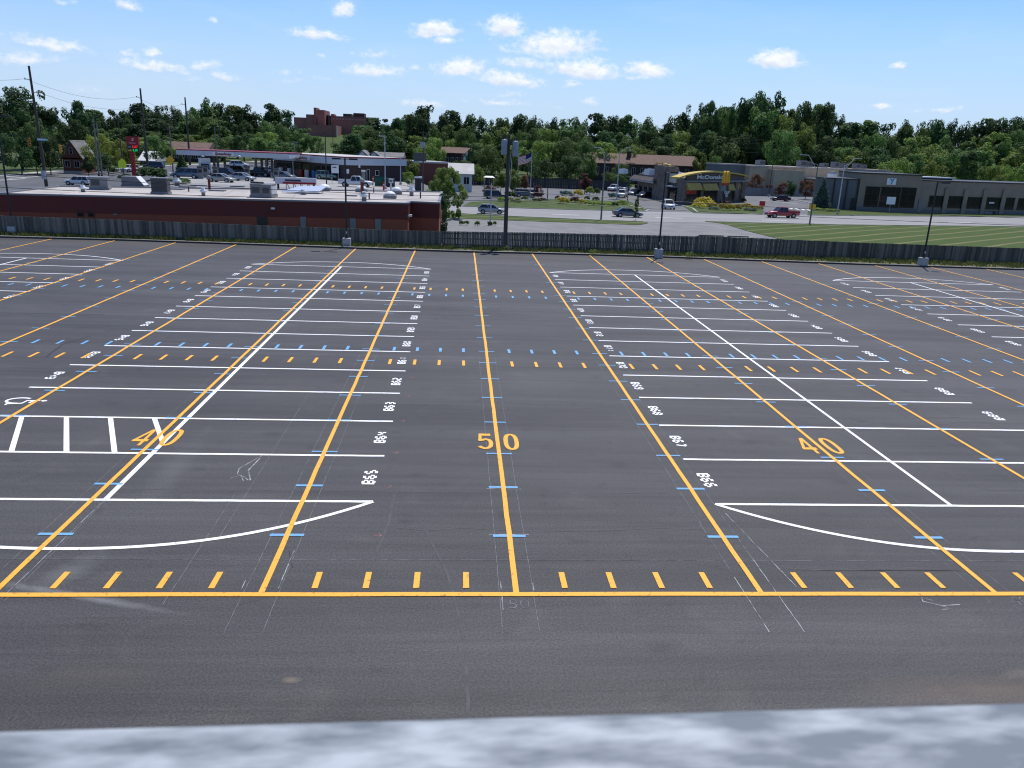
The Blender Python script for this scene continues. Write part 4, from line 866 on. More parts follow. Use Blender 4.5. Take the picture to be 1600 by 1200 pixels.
def vent(label, px, py, r, h, kind):
    p = onroof(px, py); t = thing('roof_vent', label, 'roof vent', p, 0, 'vents on the white restaurant roof')
    if kind == 'dome':
        MB().bx(-r*1.1, r*1.1, -r, r, 0, h*.45).build('curb', M['hvac'], t); MB().lathe([(r*1.02*math.cos(a*.15), h*.45+h*.55*math.sin(a*.15)) for a in range(11)], (0,0,0), 14).build('dome', M['white3'], t)
    elif kind == 'mush':
        MB().lathe([(r*.6,0),(r*.6,h*.5)], (0,0,0), 12).build('neck', M['hvac'], t); MB().lathe([(r*.7,h*.45),(r*1.1,h*.5),(r*1.1,h*.62),(r*.6,h*.8),(r*.55,h)], (0,0,0), 14).build('cap', M['white3'], t)
    elif kind == 'pipe':
        MB().lathe([(r,0),(r,h)], (0,0,0), 10).build('pipe', M['maroon'], t); MB().lathe([(r*1.4,h),(r*1.6,h+.1),(r*1.3,h+.3),(.02,h+.36)], (0,0,0), 12).build('cap', M['hvac'], t)
    elif kind == 'flat': MB().bx(-r, r, -r*.6, r*.6, 0, h).build('hatch', M['hvac'], t)
    elif kind == 'thin': MB().tube((0,0,0),(0,0,h),r,r,7).build('pipe', M['dark'], t)
    return t
for a in [('white mushroom vent near the left front of the roof', 130,300,.3,.6,'mush'), ('white mushroom vent behind the tall slatted unit', 277,291,.42,.85,'mush'), ('maroon pipe with a grey ball cap on the roof', 327.5,296,.13,1.05,'pipe'), ('small white gooseneck vent at the roof front', 318,306,.28,.7,'mush'),
          ('white dome skylight right of the mid roof units', 507,298,.6,.7,'dome'), ('white dome skylight beside the dark stack', 565,300,.55,.7,'dome'), ('white dome skylight nearer the roof front at the right', 609.5,310,.55,.7,'dome'), ('white dome skylight at the far right of the roof', 620,303,.5,.75,'dome'), ('square white vent with a cowl by the right roof edge', 643,306,.35,1.0,'mush'),
          ('pale square fan at the roof front below the dark stack', 569,314,.36,.85,'mush'), ('thick dark stack on the roof in front of the white pickup', 566,304,.17,1.25,'pipe'), ('flat pale roof hatch in the right half', 549,306.5,.55,.12,'flat'), ('flat grey hatch left of the ball capped pipe', 293,293,.75,.14,'flat'), ('flat grey hatch at the back of the roof', 311,290.5,.75,.12,'flat'),
          ('flat grey hatch right of the ball capped pipe', 340,298.5,.75,.12,'flat'), ('flat grey hatch at the back before the white sedan', 371,292,.7,.12,'flat'), ('flat grey hatch near the tall slatted unit', 274,296,.8,.12,'flat'), ('pale low vent right of the solar panel', 474,304,.42,.5,'mush'),
          ('thin pipe at the right end of the roof', 657,310,.07,.6,'thin'), ('thin pipe left of the ball capped pipe', 295,299.5,.06,.5,'thin'), ('thin pipe next to the pale square fan', 577,311,.07,.6,'thin'), ('thin pipe by the bent vent at the roof back', 584,301,.06,.55,'thin')]: vent(*a)
p = onroof(440,302); t = thing('solar_panel', 'pale blue tilted panel lying on the roof right of the units', 'panel', p, .15); MB().hexa([(0,0,.1),(3.6,.2,.15),(4.4,2.6,.62),(1.6,2.4,.55)], [(0,0,.17),(3.6,.2,.22),(4.4,2.6,.69),(1.6,2.4,.62)]).build('panel', mat('pale_panel',(.42,.46,.55),rough=.35), t)
for x, y, h in ((.6,.3,.12),(3.2,.4,.17),(3.9,2.2,.5),(1.7,2.1,.45)): MB().tube((x,y,0),(x,y,h),.04,.04,6).build('leg', M['galv'], t)
t0 = onroof(393,300); t = thing('roof_sign', 'white sign box with a red lower band standing at the back of the roof', 'sign', (t0.x, t0.y+10.5, -1.9), .12); zz = topz((t0.x,t0.y+10.5), 276.8)+1.9; zb = topz((t0.x,t0.y+10.5), 287)+1.9; w_ = (at(445,287,RZ)-at(393,287,RZ)).length*1.07
MB().bx(0, w_, 0, .35, zb, zz).build('sign_box', M['signw'], t); MB().bx(w_*.18, w_*.98, -.03, -.004, zb+.02, zb+(zz-zb)*.32).build('red_band', M['redp'], t); MB().bx(w_*.24, w_*.62, -.03, -.004, zb+(zz-zb)*.42, zb+(zz-zb)*.72).build('lettering', M['hvacd'], t)
for x in (.3, w_-.3): MB().tube((x,.18,0),(x,.18,zb),.12,.12,8).build('post', M['dark'], t)
t0_ = onroof(80,296); 
for i, (x, z) in enumerate([(446,296)]):
    p = gY(x, z, 92); t = thing('bicycle_rack', 'small cluster of pale pipes seen over the roof edge beside the sign', 'rack', (p.x, p.y, H(p.x,p.y)))
    hh = topz(p, 283)-p.z
    for k in range(4): MB().path([(k*.9,0,0),(k*.9+.15,0,hh),(k*.9+.5,0,hh*.8),(k*.9+.55,0,0)], .06, 6).build('bent_pipe', M['galv'], t)
# ---------------- gas station
zS = .6
def gz(px, py, z): return at(px, py, z)
cA, cB = atY(275,236,155), atY(452,243,155); cA.z = H(cA.x,155); cb_ = Vector((cB.x, 155, cA.z))
cn = Bld('gas_canopy', 'long white gas station canopy with a red top edge on grey columns', 'canopy', cA, cb_)
z1 = topz(cA, 232.3)-cA.z; z0 = topz(cA, 241.3)-cA.z; L_ = cn.L
cn.part('fascia', MB().bx(0, L_, 0, 13, z0, z1-.2), M['fasc']); cn.part('red_trim', MB().bx(-.05, L_+.05, -.05, 13.05, z1-.199, z1-.03), M['redtrim']); cn.part('soffit', MB().bx(.3, L_-.3, .3, 12.7, z0-.06, z0-.002), M['white3'])
for px in (323, 340, 399.5, 416):
    x, _ = cn.loc(px, 250, 4); 
    for y in (4, 9): cn.part('column', MB().bx(x-.22, x+.22, y-.22, y+.22, -1.5, z0-.061), M['hvac'])
x0, zt = cn.loc(332,237.2); x1, zb = cn.loc(365,244); sp_ = cn.part('sign_panel', MB().bx(x0, x1, -.09, -.004, zb, zt), M['signw'])
text('lettering', 'Speedway', (zt-zb)*1.05, M['redtrim'], sp_, ((x0+x1)/2, -.10, (zb+zt)/2), extrude=.01, offset=.03, shear=.25, sx=1.12)
for px in (318, 375): x, zz = cn.loc(px, 243); cn.part('canopy_lamp', MB().lathe([(.1,.25),(.35,.05),(.35,0)], (x,-.4,zz-.2), 10), M['white3'])
# store
sC = at(540,283.5,zS); sL = gY(428,262,178); sR = gY(633,270,162)
st = Bld('gas_station_store', 'dark brick gas station shop with a pale fascia and red roof edge', 'shop', (sC.x, sC.y, zS), (sR.x, sR.y, zS))
lv = st.w2l((sL.x, sL.y)); fp = [(0,0), (st.L,0), (st.L+lv[0],lv[1]), lv]
zt = topz(sC, 245)-zS; zb = topz(sC, 258)-zS
st.part('wall', MB().prism(fp, -2.5, zb), M['brickd'])
offp = [(fp[0][0]-.1,fp[0][1]-.25), (fp[1][0]+.2,fp[1][1]-.25), (fp[2][0]+.2,fp[2][1]+.2), (fp[3][0]-.3,fp[3][1]+.1)]
st.part('fascia', MB().prism(offp, zb+.001, zt-.22), M['fasc']); st.part('red_trim', MB().prism([(a*1.002,b*1.002-.03) for a,b in offp], zt-.219, zt), M['redtrim']); st.part('roof', MB().prism([(fp[0][0]+.3,fp[0][1]+.2),(fp[1][0]-.2,.2),(fp[2][0]-.2,fp[2][1]-.3),(fp[3][0]+.4,fp[3][1]-.3)], zt+.001, zt+.03), M['greyr'])
st.winpx((573,265),(577,284), fm='siding'); st.winpx((586.5,266.5),(591.5,274), fm='siding'); st.rect('wall_box', (541,264), (544.5,271), M['white3'], th=.2); st.rect('wall_box', (559.5,257.8), (562,262), M['white3'], th=.2)
# shop front along the receding left face
sf = Bld('x', 'x', 'x', (sL.x, sL.y, zS), (sC.x, sC.y, zS)); bpy.data.objects.remove(sf.t)
fr_ = bpy.data.objects.new('shop_front', None); COL.objects.link(fr_)
COL.objects.unlink(fr_); bpy.data.objects.remove(fr_)
def on_front(q, name, m, parent=None):      # convert coordinates from shop-front frame to store frame
    V2 = []
    for (x, y, z) in q.v:
        w = sf.A.xy+sf.ux*x+sf.uy*y; l = st.w2l((w.x, w.y)); V2.append((l[0], l[1], z))
    q.v = V2; return q.build(name, m, parent or st.t)
for i in range(7):
    x0 = sf.L*(.06+.13*i); f = on_front(MB().bx(x0, x0+sf.L*.105, -.10, -.01, .05, 2.75), 'shop_window', M['bronze']); on_front(MB().bx(x0+.15, x0+sf.L*.105-.15, -.13, -.101, .5, 2.6), 'pane', M['pane'], f)
for x, c in [(.12,'white3'),(.25,'signw'),(.42,'redp'),(.5,'white3'),(.6,'tealg'),(.7,'signw'),(.8,'redp')]: on_front(MB().bx(sf.L*x, sf.L*x+1.1, -.6, -.15, .0, 1.5), 'display_stack', M[c])
x0, zt_ = sf.loc(463,242.5); x1, zb_ = sf.loc(487,251); spn = on_front(MB().bx(x0, x1, -.62, -.38, zb_, zt_), 'sign_panel', M['signw'])
tx = textmesh('Speedway', (zt_-zb_)*.82, .01, .02, .2); tx.materials.clear(); tx.materials.append(M['redtrim'])
ang = sf.rz-st.rz
for v in tx.vertices:
    lx, lz, ly = v.co.x*((x1-x0)*.9/((zt_-zb_)*.82*4.6)), v.co.y, -.64+v.co.z*.1; w = sf.A.xy+sf.ux*((x0+x1)/2+lx)+sf.uy*ly; l = st.w2l((w.x,w.y)); v.co = (l[0], l[1], (zb_+zt_)/2+lz)
o = bpy.data.objects.new('lettering', tx); COL.objects.link(o); o.parent = st.t
p = gY(524,284,140); t = thing('menu_board', 'white board with a dark caption leaning at the shop corner by the green car', 'sign', p, .5); hh = topz(p,258)-p.z; hb2 = topz(p,270.5)-p.z
MB().bx(-.7,.7,-.04,.04,hb2,hh).build('board', M['signw'], t); MB().bx(-.5,.25,-.06,-.041,hb2+(hh-hb2)*.66,hb2+(hh-hb2)*.8).build('caption', M['hvacd'], t)
for x in (-.6,.6): MB().tube((x,.06,0),(x,.06,hb2+.2),.04,.04,6).build('leg', M['galv'], t)
for px, py, lb in [(314,280,'leftmost fuel pump, in front of the white box van'), (337.5,281,'fuel pump behind the pale sedan'), (356,276,'fuel pump with a grey face between the two sedans'), (387,278,'wide fuel pump right of the white sedan'), (432,283,'fuel pump nearest the shop corner'), (322,278,'dark fuel pump beside the leftmost one')]:
    p = gz(px, py, zS); p.z = H(p.x,p.y); t = thing('fuel_pump', lb, 'fuel pump', p, 0, 'fuel pumps under the canopy')
    MB().bx(-.55,.55,-.35,.35,0,.18).build('island', M['conc'], t); MB().bx(-.45,.45,-.25,.25,.18,1.95).build('cabinet', M['hvac'], t); MB().bx(-.35,.35,-.27,-.251,1.15,1.75).build('display', M['dark'], t); MB().bx(-.5,.5,-.3,.3,1.951,2.3).build('topper', M['hvacd'], t)
    for s in (-1,1): MB().path([(s*.47,-.1,1.5),(s*.62,-.2,1.1),(s*.6,-.2,.6),(s*.47,-.15,.9)], .03, 5).build('hose', M['rubber'], t)
p = gz(597,291.5,zS); t = thing('dumpster', 'dark green dumpster with a sloping lid beside the shop', 'dumpster', p, .1); MB().prismx([(-.9,.15),(.9,.15),(1.0,1.45),(-.8,1.75),(-1.0,1.3)], -1.3, 1.3).build('bin', M['green'], t); MB().hexa([(-1.35,-.8,1.76),(1.35,-.8,1.76),(1.35,1.0,1.47),(-1.35,1.0,1.47)], [(-1.35,-.8,1.82),(1.35,-.8,1.82),(1.35,1.0,1.53),(-1.35,1.0,1.53)]).build('lid', M['dark'], t)
for x in (-1.37, 1.37): MB().bx(x-.06,x+.06,-.3,.3,.7,1.0).build('lift_pocket', M['green'], t)
p = gz(609,292.5,zS); t = thing('dumpster', 'black dumpster right of the green dumpster', 'dumpster', p, .1); MB().prismx([(-.8,.15),(.8,.15),(.9,1.4),(-.9,1.4)], -.9, .9).build('bin', M['dark'], t); MB().bx(-.95,.95,-.95,.95,1.401,1.47).build('lid', M['black'], t)
for px, py, lb, m_ in [(583,287,'red bollard left of the green dumpster','redp'), (599.5,298,'red bollard beneath the grey lamp pole','redp'), (611,299,'white post box on a stem beside the black dumpster','white3')]:
    p = gz(px, py, zS); p.z = H(p.x,p.y); t = thing('bollard' if m_ == 'redp' else 'air_machine', lb, 'bollard' if m_ == 'redp' else 'air machine', p); MB().lathe([(.14,0),(.14,1.25),(.08,1.33)], (0,0,0), 12).build('post', M[m_], t)
    if m_ == 'redp': MB().lathe([(.145,.85),(.145,1.0)], (0,0,0), 12).build('band', M['white3'], t)
    else: MB().bx(-.35,.35,-.2,.2,1.33,2.0).build('box', M['white3'], t); MB().bx(-.25,.25,-.22,-.201,1.5,1.85).build('face', M['hvac'], t)
p = gz(568,287,zS); t = thing('propane_cage', 'pale equipment post by the shop wall behind the white pickup', 'utility box', p); MB().bx(-.3,.3,-.25,.25,0,2.2).build('cabinet', M['hvac'], t); MB().bx(-.35,.35,-.3,.3,2.201,2.5).build('cap', M['white3'], t)
# price sign
b = gY(210,275,143); t = thing('price_sign', 'tall red fuel price sign with red and green lit digits on a red post', 'sign', b, -.05); W_ = (atY(217.5,230,143)-atY(198.5,230,143)).length; zt = topz(b,213)-b.z; zb = topz(b,237.5)-b.z; xm = (atY(208,225,143)-b).x
MB().bx(-.35,.35,-.18,.18,-.5,zb).build('post', M['red'], t); hh = zt-zb; q = MB().bx(xm-W_/2,xm+W_/2,-.25,.25,zb+hh*.46,zt).build('red_panel', M['red'], t); q2 = MB().bx(xm-W_/2+.05,xm+W_/2,-.22,.22,zb,zb+hh*.459).build('price_board', M['dark'], t)
for i, c in enumerate('S'):
    text('emblem', c, hh*.26, M['signw'], q, (xm,-.27,zb+hh*.80), extrude=.005, offset=.0, shear=.3, sx=1.4)
text('lettering', 'Speedway', hh*.10, M['signw'], q, (xm,-.27,zb+hh*.58), extrude=.005, shear=.2); text('digits', '3.07', hh*.22, M['ledr'], q2, (xm+W_*.17,-.24,zb+hh*.33), extrude=.005, offset=.02); text('digits', '3.19', hh*.19, M['ledg'], q2, (xm+W_*.17,-.24,zb+hh*.11), extrude=.005, offset=.02)
MB().bx(xm-W_*.40,xm-W_*.12,-.235,-.221,zb+hh*.28,zb+hh*.38).build('grade_label', M['hvac'], q2); MB().bx(xm-W_*.40,xm-W_*.12,-.235,-.221,zb+hh*.05,zb+hh*.15).build('grade_label', M['signy'], q2)
p = gY(277,271,150); t = thing('hydrant', 'small dark red standpipe on the kerb right of the yellow diamond sign', 'hydrant', p); MB().lathe([(.18,0),(.18,.1),(.13,.12),(.13,.8),(.19,.82),(.19,.9),(.1,1.05),(.02,1.1)], (0,0,0), 12).build('barrel', M['redp'], t); MB().tube((-.28,0,.6),(.28,0,.6),.07,.07,8).build('outlet', M['redp'], t)
# ---------------- burger restaurant
a, b = atg(1067,320), atg(1163,315.5); bl = atg(988,303)
mc = Bld('burger_restaurant', 'brown stone burger restaurant with a yellow arched roof band and striped awnings', 'restaurant', a, (b.x,b.y,a.z))
lv = mc.w2l(bl); dep = 27; lv = (lv[0]*dep/max(1,lv[1]), dep); L_ = mc.L
zt = topz(a, 280.5)-a.z; zr_ = zt+.12
fp = [(0,0), (L_,0), (L_+lv[0],dep), lv]
mc.part('wall', MB().prism(fp, -1, zt), M['stone']); mc.part('parapet', MB().prism([(.15,.2),(L_-.3,.2),(L_+lv[0]-.3,dep-.2),(lv[0]+.2,dep-.2)], zt+.001, zr_), M['brown'])
mc.part('roof', MB().prism([(.6,.6),(L_-.7,.6),(L_+lv[0]-.6,dep-.6),(lv[0]+.6,dep-.6)], zr_+.001, zr_+.25), M['greyr'])
# yellow arch over the front
A_ = [(1059.5,277.5),(1072,273.5),(1088,270.3),(1102,268.6),(1115,268.0),(1130,268.6),(1148,270.6),(1160,272.8),(1170,275.5)]
q = MB(); P = [mc.loc(x, y, -.5) for x, y in A_]
for (u0, w0), (u1, w1) in zip(P[:-1], P[1:]): q.hexa([(u0,-.8,w0-.2),(u1,-.8,w1-.2),(u1,1.2,w1-.2),(u0,1.2,w0-.2)], [(u0,-.8,w0+.1),(u1,-.8,w1+.1),(u1,1.2,w1+.1),(u0,1.2,w0+.1)])
mc.part('arch_band', q, M['goldd'])
q = MB(); lo_ = [mc.loc(x, 281.5+(x-1067)*.035, -.1) for x, y in A_[1:-1]]; hi_ = [(u, w-.30) for u, w in P[1:-1]]
for (u0,w0),(u1,w1),(a0,b0),(a1,b1) in zip(lo_[:-1],lo_[1:],hi_[:-1],hi_[1:]): q.hexa([(u0,-.35,min(w0,b0-.05)),(u1,-.35,min(w1,b1-.05)),(u1,.15,min(w1,b1-.05)),(u0,.15,min(w0,b0-.05))], [(u0,-.35,b0),(u1,-.35,b1),(u1,.15,b1),(u0,.15,b0)])
mc.part('sign_fascia', q, M['brown'])
x0, z1 = mc.loc(1089,273.3,-.4); x1, z0 = mc.loc(1134,280.5,-.4)
tx = text('lettering', "McDonald's", (z1-z0)*1.15, M['signw'], mc.t, ((x0+x1)/2+.1, -.42, (z0+z1)/2), extrude=.05, offset=.015, sx=1.0)
w_ = tx.dimensions.x; tx.scale = ((x1-x0)/max(.1, max(v.co.x for v in tx.data.vertices)-min(v.co.x for v in tx.data.vertices))*1.0, 1, 1)
q = MB(); u, w = mc.loc(1063,281,-.2); q.bx(-.3, L_+.3, -.5, -.004, zt-.55, zt-.2); mc.part('cornice', q, M['hvac'])
for p, q_ in [((1072.5,286),(1093.5,296.6)), ((1097.5,287),(1119,297)), ((1136.5,288),(1145,297))]:
    x0, z1 = mc.loc(*p, -.3); x1, z0 = mc.loc(*q_, -.3); k = max(3, int((x1-x0)/.42)); aw = mc.part('awning', MB().prismx([(-.05,z1),(-.1,z0),(-1.1,z0),(-.35,z1)], x0, x1), M['goldd'])
    for i in range(0, k, 2): u = x0+(x1-x0)*(i+.5)/k; mc.part('awning_stripe', MB().prismx([(-.36,z1-.02),(-1.11,z0+.01),(-1.135,z0+.02),(-.385,z1)], u-.16, u+.16), M['awnw'], aw)
for p, q_ in [((1072,298),(1092,310)), ((1098,298.5),(1117,311)), ((1137,299),(1146,311))]: mc.winpx(p, q_, nx=3, nz=2)
x0, z1 = mc.loc(1072.5,297.5,-.2); x1, z0 = mc.loc(1088,303,-.2); mc.part('poster', MB().bx(x0,x1,-.16,-.105,z0,z1), M['redp'])
for px in (1068, 1095, 1121, 1148, 1158): u, _ = mc.loc(px, 300); mc.part('stone_pier', MB().bx(u-.5,u+.5,-.42,-.004,-.5,zt-.56), M['stone'])
def emblem_m(parent, cx, y, z0, h, w, m, th=.3):    # two tall rounded arches side by side
    q = MB(); out = []
    for s in (-1, 1):
        for r, lst in ((1.0, 0), ):
            outer = []; inn = []
            for i in range(15):
                t_ = math.pi*i/14; outer.append((cx+s*w*.25-math.cos(t_)*w*.27, z0+h*math.sin(t_)**.62)); inn.append((cx+s*w*.25-math.cos(t_)*w*.135, z0+h*.86*math.sin(t_)**.62))
            for i in range(14):
                a_, b_, c_, d_ = outer[i], outer[i+1], inn[i+1], inn[i]; q.hexa([(a_[0],y,a_[1]),(b_[0],y,b_[1]),(c_[0],y,c_[1]),(d_[0],y,d_[1])], [(a_[0],y+th,a_[1]),(b_[0],y+th,b_[1]),(c_[0],y+th,c_[1]),(d_[0],y+th,d_[1])])
    return q.build('emblem', m, parent)
x0, z1 = mc.loc(1150.5,286.5,-.1); x1, z0 = mc.loc(1157.5,295,-.1); emblem_m(mc.t, (x0+x1)/2, -.12, z0, z1-z0, x1-x0, M['awnw'], .1)
# side drive-through wing: tower with a small crown, mansard eave, glazed panel
pw = Bld('x','x','x', (bl.x,bl.y,a.z), (a.x,a.y,a.z)); bpy.data.objects.remove(pw.t)
def on_side(q, name, m, parent=None):
    V2 = []
    for (x, y, z) in q.v: w = pw.A.xy+pw.ux*x+pw.uy*y; l = mc.w2l((w.x, w.y)); V2.append((l[0], l[1], z))
    q.v = V2; return q.build(name, m, parent or mc.t)
x0, z1 = pw.loc(1022.5,258.5,-.6); x1, z0 = pw.loc(1042,300,-.6); on_side(MB().bx(x0,x1,-.6,1.6,-.5,z1), 'tower', M['stone'])
q = MB()
for i in range(8):
    u0, u1 = x0-.3+(x1-x0+.6)*i/8, x0-.3+(x1-x0+.6)*(i+1)/8; f0, f1 = z1+.5*math.sin(math.pi*(i/8*.8+.1)), z1+.5*math.sin(math.pi*((i+1)/8*.8+.1)); q.hexa([(u0,-.7,f0),(u1,-.7,f1),(u1,-.2,f1),(u0,-.2,f0)], [(u0,-.7,f0+.16),(u1,-.7,f1+.16),(u1,-.2,f1+.16),(u0,-.2,f0+.16)])
on_side(q, 'tower_crown', M['goldd'])
for f in (.12,.5,.88): u = x0+(x1-x0)*f; on_side(MB().bx(u-.06,u+.06,-.5,-.4,z1,z1+.8), 'crown_post', M['dark'])
x0, z1 = pw.loc(984.5,264,-.1); xe, ze = pw.loc(1022,284,-1.2); 
zl = pw.loc(984.5,278,-1.3)[1]; on_side(MB().prismx([(-.01,zt-.3),(-1.3,zl-.1),(-1.3,zl-.45),(-.01,zl-.45)], .3, xe-.1), 'eave', M['brown'])
for i in range(9): u = .8+(xe-1.4)*i/8; on_side(MB().prismx([(-.012,zt-.24),(-1.31,zl-.04),(-1.31,zl-.12),(-.012,zt-.34)], u-.06, u+.06), 'roof_rib', M['dark'])
on_side(MB().bx(.3, xe-.1, -1.36, -1.301, zl-.5, zl-.2), 'gutter', M['galv'])
for i in range(4): u = 2+(xe-5)*i/4; f = on_side(MB().bx(u,u+2.2,-.10,-.005,.9,2.4), 'window', M['bronze']); on_side(MB().bx(u+.1,u+2.1,-.13,-.101,1.0,2.3), 'pane', M['pane'], f)
x0, z1 = pw.loc(1042.5,269,-.3); x1, z0 = pw.loc(1056,286,-.3); on_side(MB().bx(x0,x1,-.35,-.005,z0,z1), 'glazed_panel', M['cream'])
x0, z1 = pw.loc(1043,291,-.3); x1, z0 = pw.loc(1054,315,-.3); on_side(MB().bx(x0,x1,-.25,-.005,0,z1), 'entrance', M['pane']); on_side(MB().bx(x0-.2,x1+.2,-1.2,-.006,z1+.01,z1+.3), 'entrance_canopy', M['galv'])
for i, (u, v, s) in enumerate([(5,12,1.6),(9,15,1.2),(3.5,18,1.3),(12,9,1.0)]):
    w = mc.A.xy+mc.ux*u+mc.uy*v; t = thing('rooftop_unit', ('largest pale fan unit on the burger restaurant roof','second pale fan unit on the burger restaurant roof','rearmost pale fan unit on the burger restaurant roof','smallest pale fan unit on the burger restaurant roof')[i], 'air conditioner', (w.x,w.y,mc.z0+zr_+.25), mc.rz, 'units on the burger restaurant roof')
    MB().bx(-s*.7,s*.7,-.6,.6,0,s*.8).build('housing', M['white3'], t); MB().tube((0,0,s*.8),(0,0,s*.8+.2),.4,.4,12).build('fan_shroud', M['hvac'], t)
# roadside pylon sign
b = atg(1130,322); t = thing('pylon_sign', 'golden double arch sign with a red base and white reader board on a post', 'sign', b, mc.rz); f = lambda py: topz(b, py)-b.z; u0 = (atg(1122,322)-b).length; emblem_m(t, 0, -.2, f(286), f(267.2)-f(286), u0*1.75, M['gold'], .45)
MB().bx(-u0*.85,u0*.75,-.22,.22,f(289.5),f(286)-.01).build('red_band', M['redp'], t); MB().bx(-u0*1.15,u0*.05,-.2,.2,f(298),f(290)).build('reader_board', M['hvac'], t); MB().bx(.1*u0,u0*.75,-.18,.18,f(299),f(289.5)-.02).build('dark_board', M['dark'], t)
MB().bx(-u0*.35,u0*1.2,-.2,.2,f(308),f(299)-.02).build('message_board', M['dark'], t)
for i in range(3): text('lettering', ('MCFLURRY','NEW','MEAL')[i], .85, M['signw'], t, (u0*.42,-.22,f(300.8+2.6*i)), extrude=.01, sx=.6)
for x in (-.3,.3): MB().tube((x,0,-.2),(x,0,f(289.5)),.13,.13,8).build('post', M['dark'], t)
# ---------------- gym
a, b = atg(1337,329), atg(1431,333.5)
gy = Bld('gym', 'taupe block gym with tall dark windows and a white logo panel', 'gym', a, (b.x,b.y,a.z)); L_ = gy.L; zt = topz(a,271.5)-a.z; zt2 = topz(b,275)-b.z; zt = (zt+zt2)/2
gy.part('wall', MB().bx(0, L_, 0, 22, -1, zt), M['taupe']); gy.part('coping', MB().bx(-.15, L_+.15, -.15, 22.15, zt+.001, zt+.28), M['bronze'])
for p, q_, k in [((1354,291.5),(1370,324),2), ((1378,292),(1402.5,324.5),4), ((1410,293),(1426.5,325),2)]: gy.winpx(p, q_, nx=k, nz=3)
gy.part('plinth', MB().bx(0, L_, -.12, -.004, -1, .9), M['greyw'])
x0, z1 = gy.loc(1386.5,278.5); x1, z0 = gy.loc(1399,289); pnl = gy.part('logo_panel', MB().bx(x0,x1,-.18,-.005,z0,z1), M['signw']); h_ = z1-z0; cx = (x0+x1)/2
gy.part('emblem_stroke', MB().prismy([(cx-h_*.02,z0+h_*.42),(cx+h_*.16,z0+h_*.42),(cx+h_*.42,z1-h_*.1),(cx+h_*.14,z1-h_*.1)], -.22, -.181).prismy([(cx-h_*.1,z0+h_*.1),(cx+h_*.14,z0+h_*.1),(cx+h_*.14,z0+h_*.42),(cx-h_*.02,z0+h_*.42)], -.22, -.181), M['teal'], pnl)
gy.part('emblem_triangle', MB().prismy([(cx-h_*.34,z1-h_*.1),(cx-h_*.02,z1-h_*.1),(cx+h_*.04,z0+h_*.52)], -.215, -.181), M['tealg'], pnl); text('lettering', 'the', h_*.2, M['tealg'], pnl, (cx-h_*.34,-.19,z0+h_*.44), extrude=.005, sx=.8)
# low wing to the right
c2, d2 = gy.A.xy+gy.ux*L_, atg(1640,337)
gw = Bld('gym_wing', 'long low taupe wing of the gym with square dark windows', 'building', (c2.x+gy.ux.x*.02, c2.y+gy.ux.y*.02+1.0, a.z), (d2.x+40, d2.y+8, a.z)); zt3 = topz((c2.x,c2.y), 283)-a.z
gw.part('wall', MB().bx(.03, gw.L, 0, 16, -1, zt3), M['taupe']); gw.part('coping', MB().bx(.2, gw.L, -.12, 16, zt3+.001, zt3+.25), M['bronze']); gw.part('plinth', MB().bx(.2, gw.L, -.1, -.004, -1, .8), M['greyw'])
for p, q_ in [((1453,306),(1471,323.5)), ((1479,306.5),(1501,325)), ((1509,308),(1530.5,326)), ((1540,308.5),(1561,327)), ((1569,309),(1582,327.5)), ((1592,310),(1612,328.5))]: gw.winpx(p, q_, nx=3)
for px in (1475, 1505, 1535, 1565): u, _ = gw.loc(px, 320); gw.part('pilaster', MB().bx(u-.55,u+.55,-.32,-.101,-1,zt3-1.3), M['taupe'])
x0, _ = gw.loc(1434,320); x1, _ = gw.loc(1440,320); gw.part('door', MB().bx(x0,x1,-.12,-.005,.2,3.0), M['hvac'])
x0, z1 = gw.loc(1440,277.5,5); x1, z0 = gw.loc(1487,286,5); t = gw.part('clerestory', MB().bx(x0,x1,5,9,zt3+.26,z1), M['bronze']); gw.part('clerestory_roof', MB().bx(x0-.3,x1+.4,4.5,9.5,z1+.001,z1+.22), M['white3'], t)
# grey metal side building left of the gym, and tan hall behind
A1 = atg(1268,324); g2 = Bld('side_hall', 'grey metal clad low hall joining the left of the gym behind the blue spruce', 'building', (A1.x,A1.y,a.z), (a.x-.05,a.y+.2,a.z)); zt4 = topz(a,281.5)-a.z; g2.part('wall', MB().bx(0,g2.L-.02,0,20,-1,zt4), M['greyw']); g2.part('coping', MB().bx(-.15,g2.L-.05,-.12,20,zt4+.001,zt4+.22), M['bronze'])
x0, z1 = g2.loc(1330,309); x1, z0 = g2.loc(1336.5,328); g2.part('door', MB().bx(x0,x1,-.1,-.005,.05,z1), M['bronze'])
for px in (1302, 1322, 1339): u, _ = g2.loc(px, 300); g2.part('downpipe', MB().bx(u-.12,u+.12,-.2,-.005,0,zt4), M['bronze'])
g2.part('upper_wall', MB().bx(g2.L*.05,g2.L+.3,20.01,24,zt4-1,topz(a,268)-a.z+.4), M['tan'])
A2, B2 = gY(1168,296,232), gY(1420,300,268); tl = Bld('tan_hall', 'big tan block hall with a pale flat roof behind the drive', 'building', (A2.x,A2.y,A2.z), (B2.x,B2.y,A2.z)); zt5 = topz(A2,260.5)-A2.z
tl.part('wall', MB().bx(0,tl.L,0,16,-1,zt5), M['tan']); tl.part('roof', MB().bx(-.2,tl.L+.2,-.2,16.2,zt5+.001,zt5+.45), M['roofw']); tl.part('recess', MB().bx(-9.5,-.02,2,9,-1,zt5+.3), M['greyw']); tl.part('recess_roof', MB().bx(-9.7,-.02,1.8,9.2,zt5+.301,zt5+.7), M['roofw'])
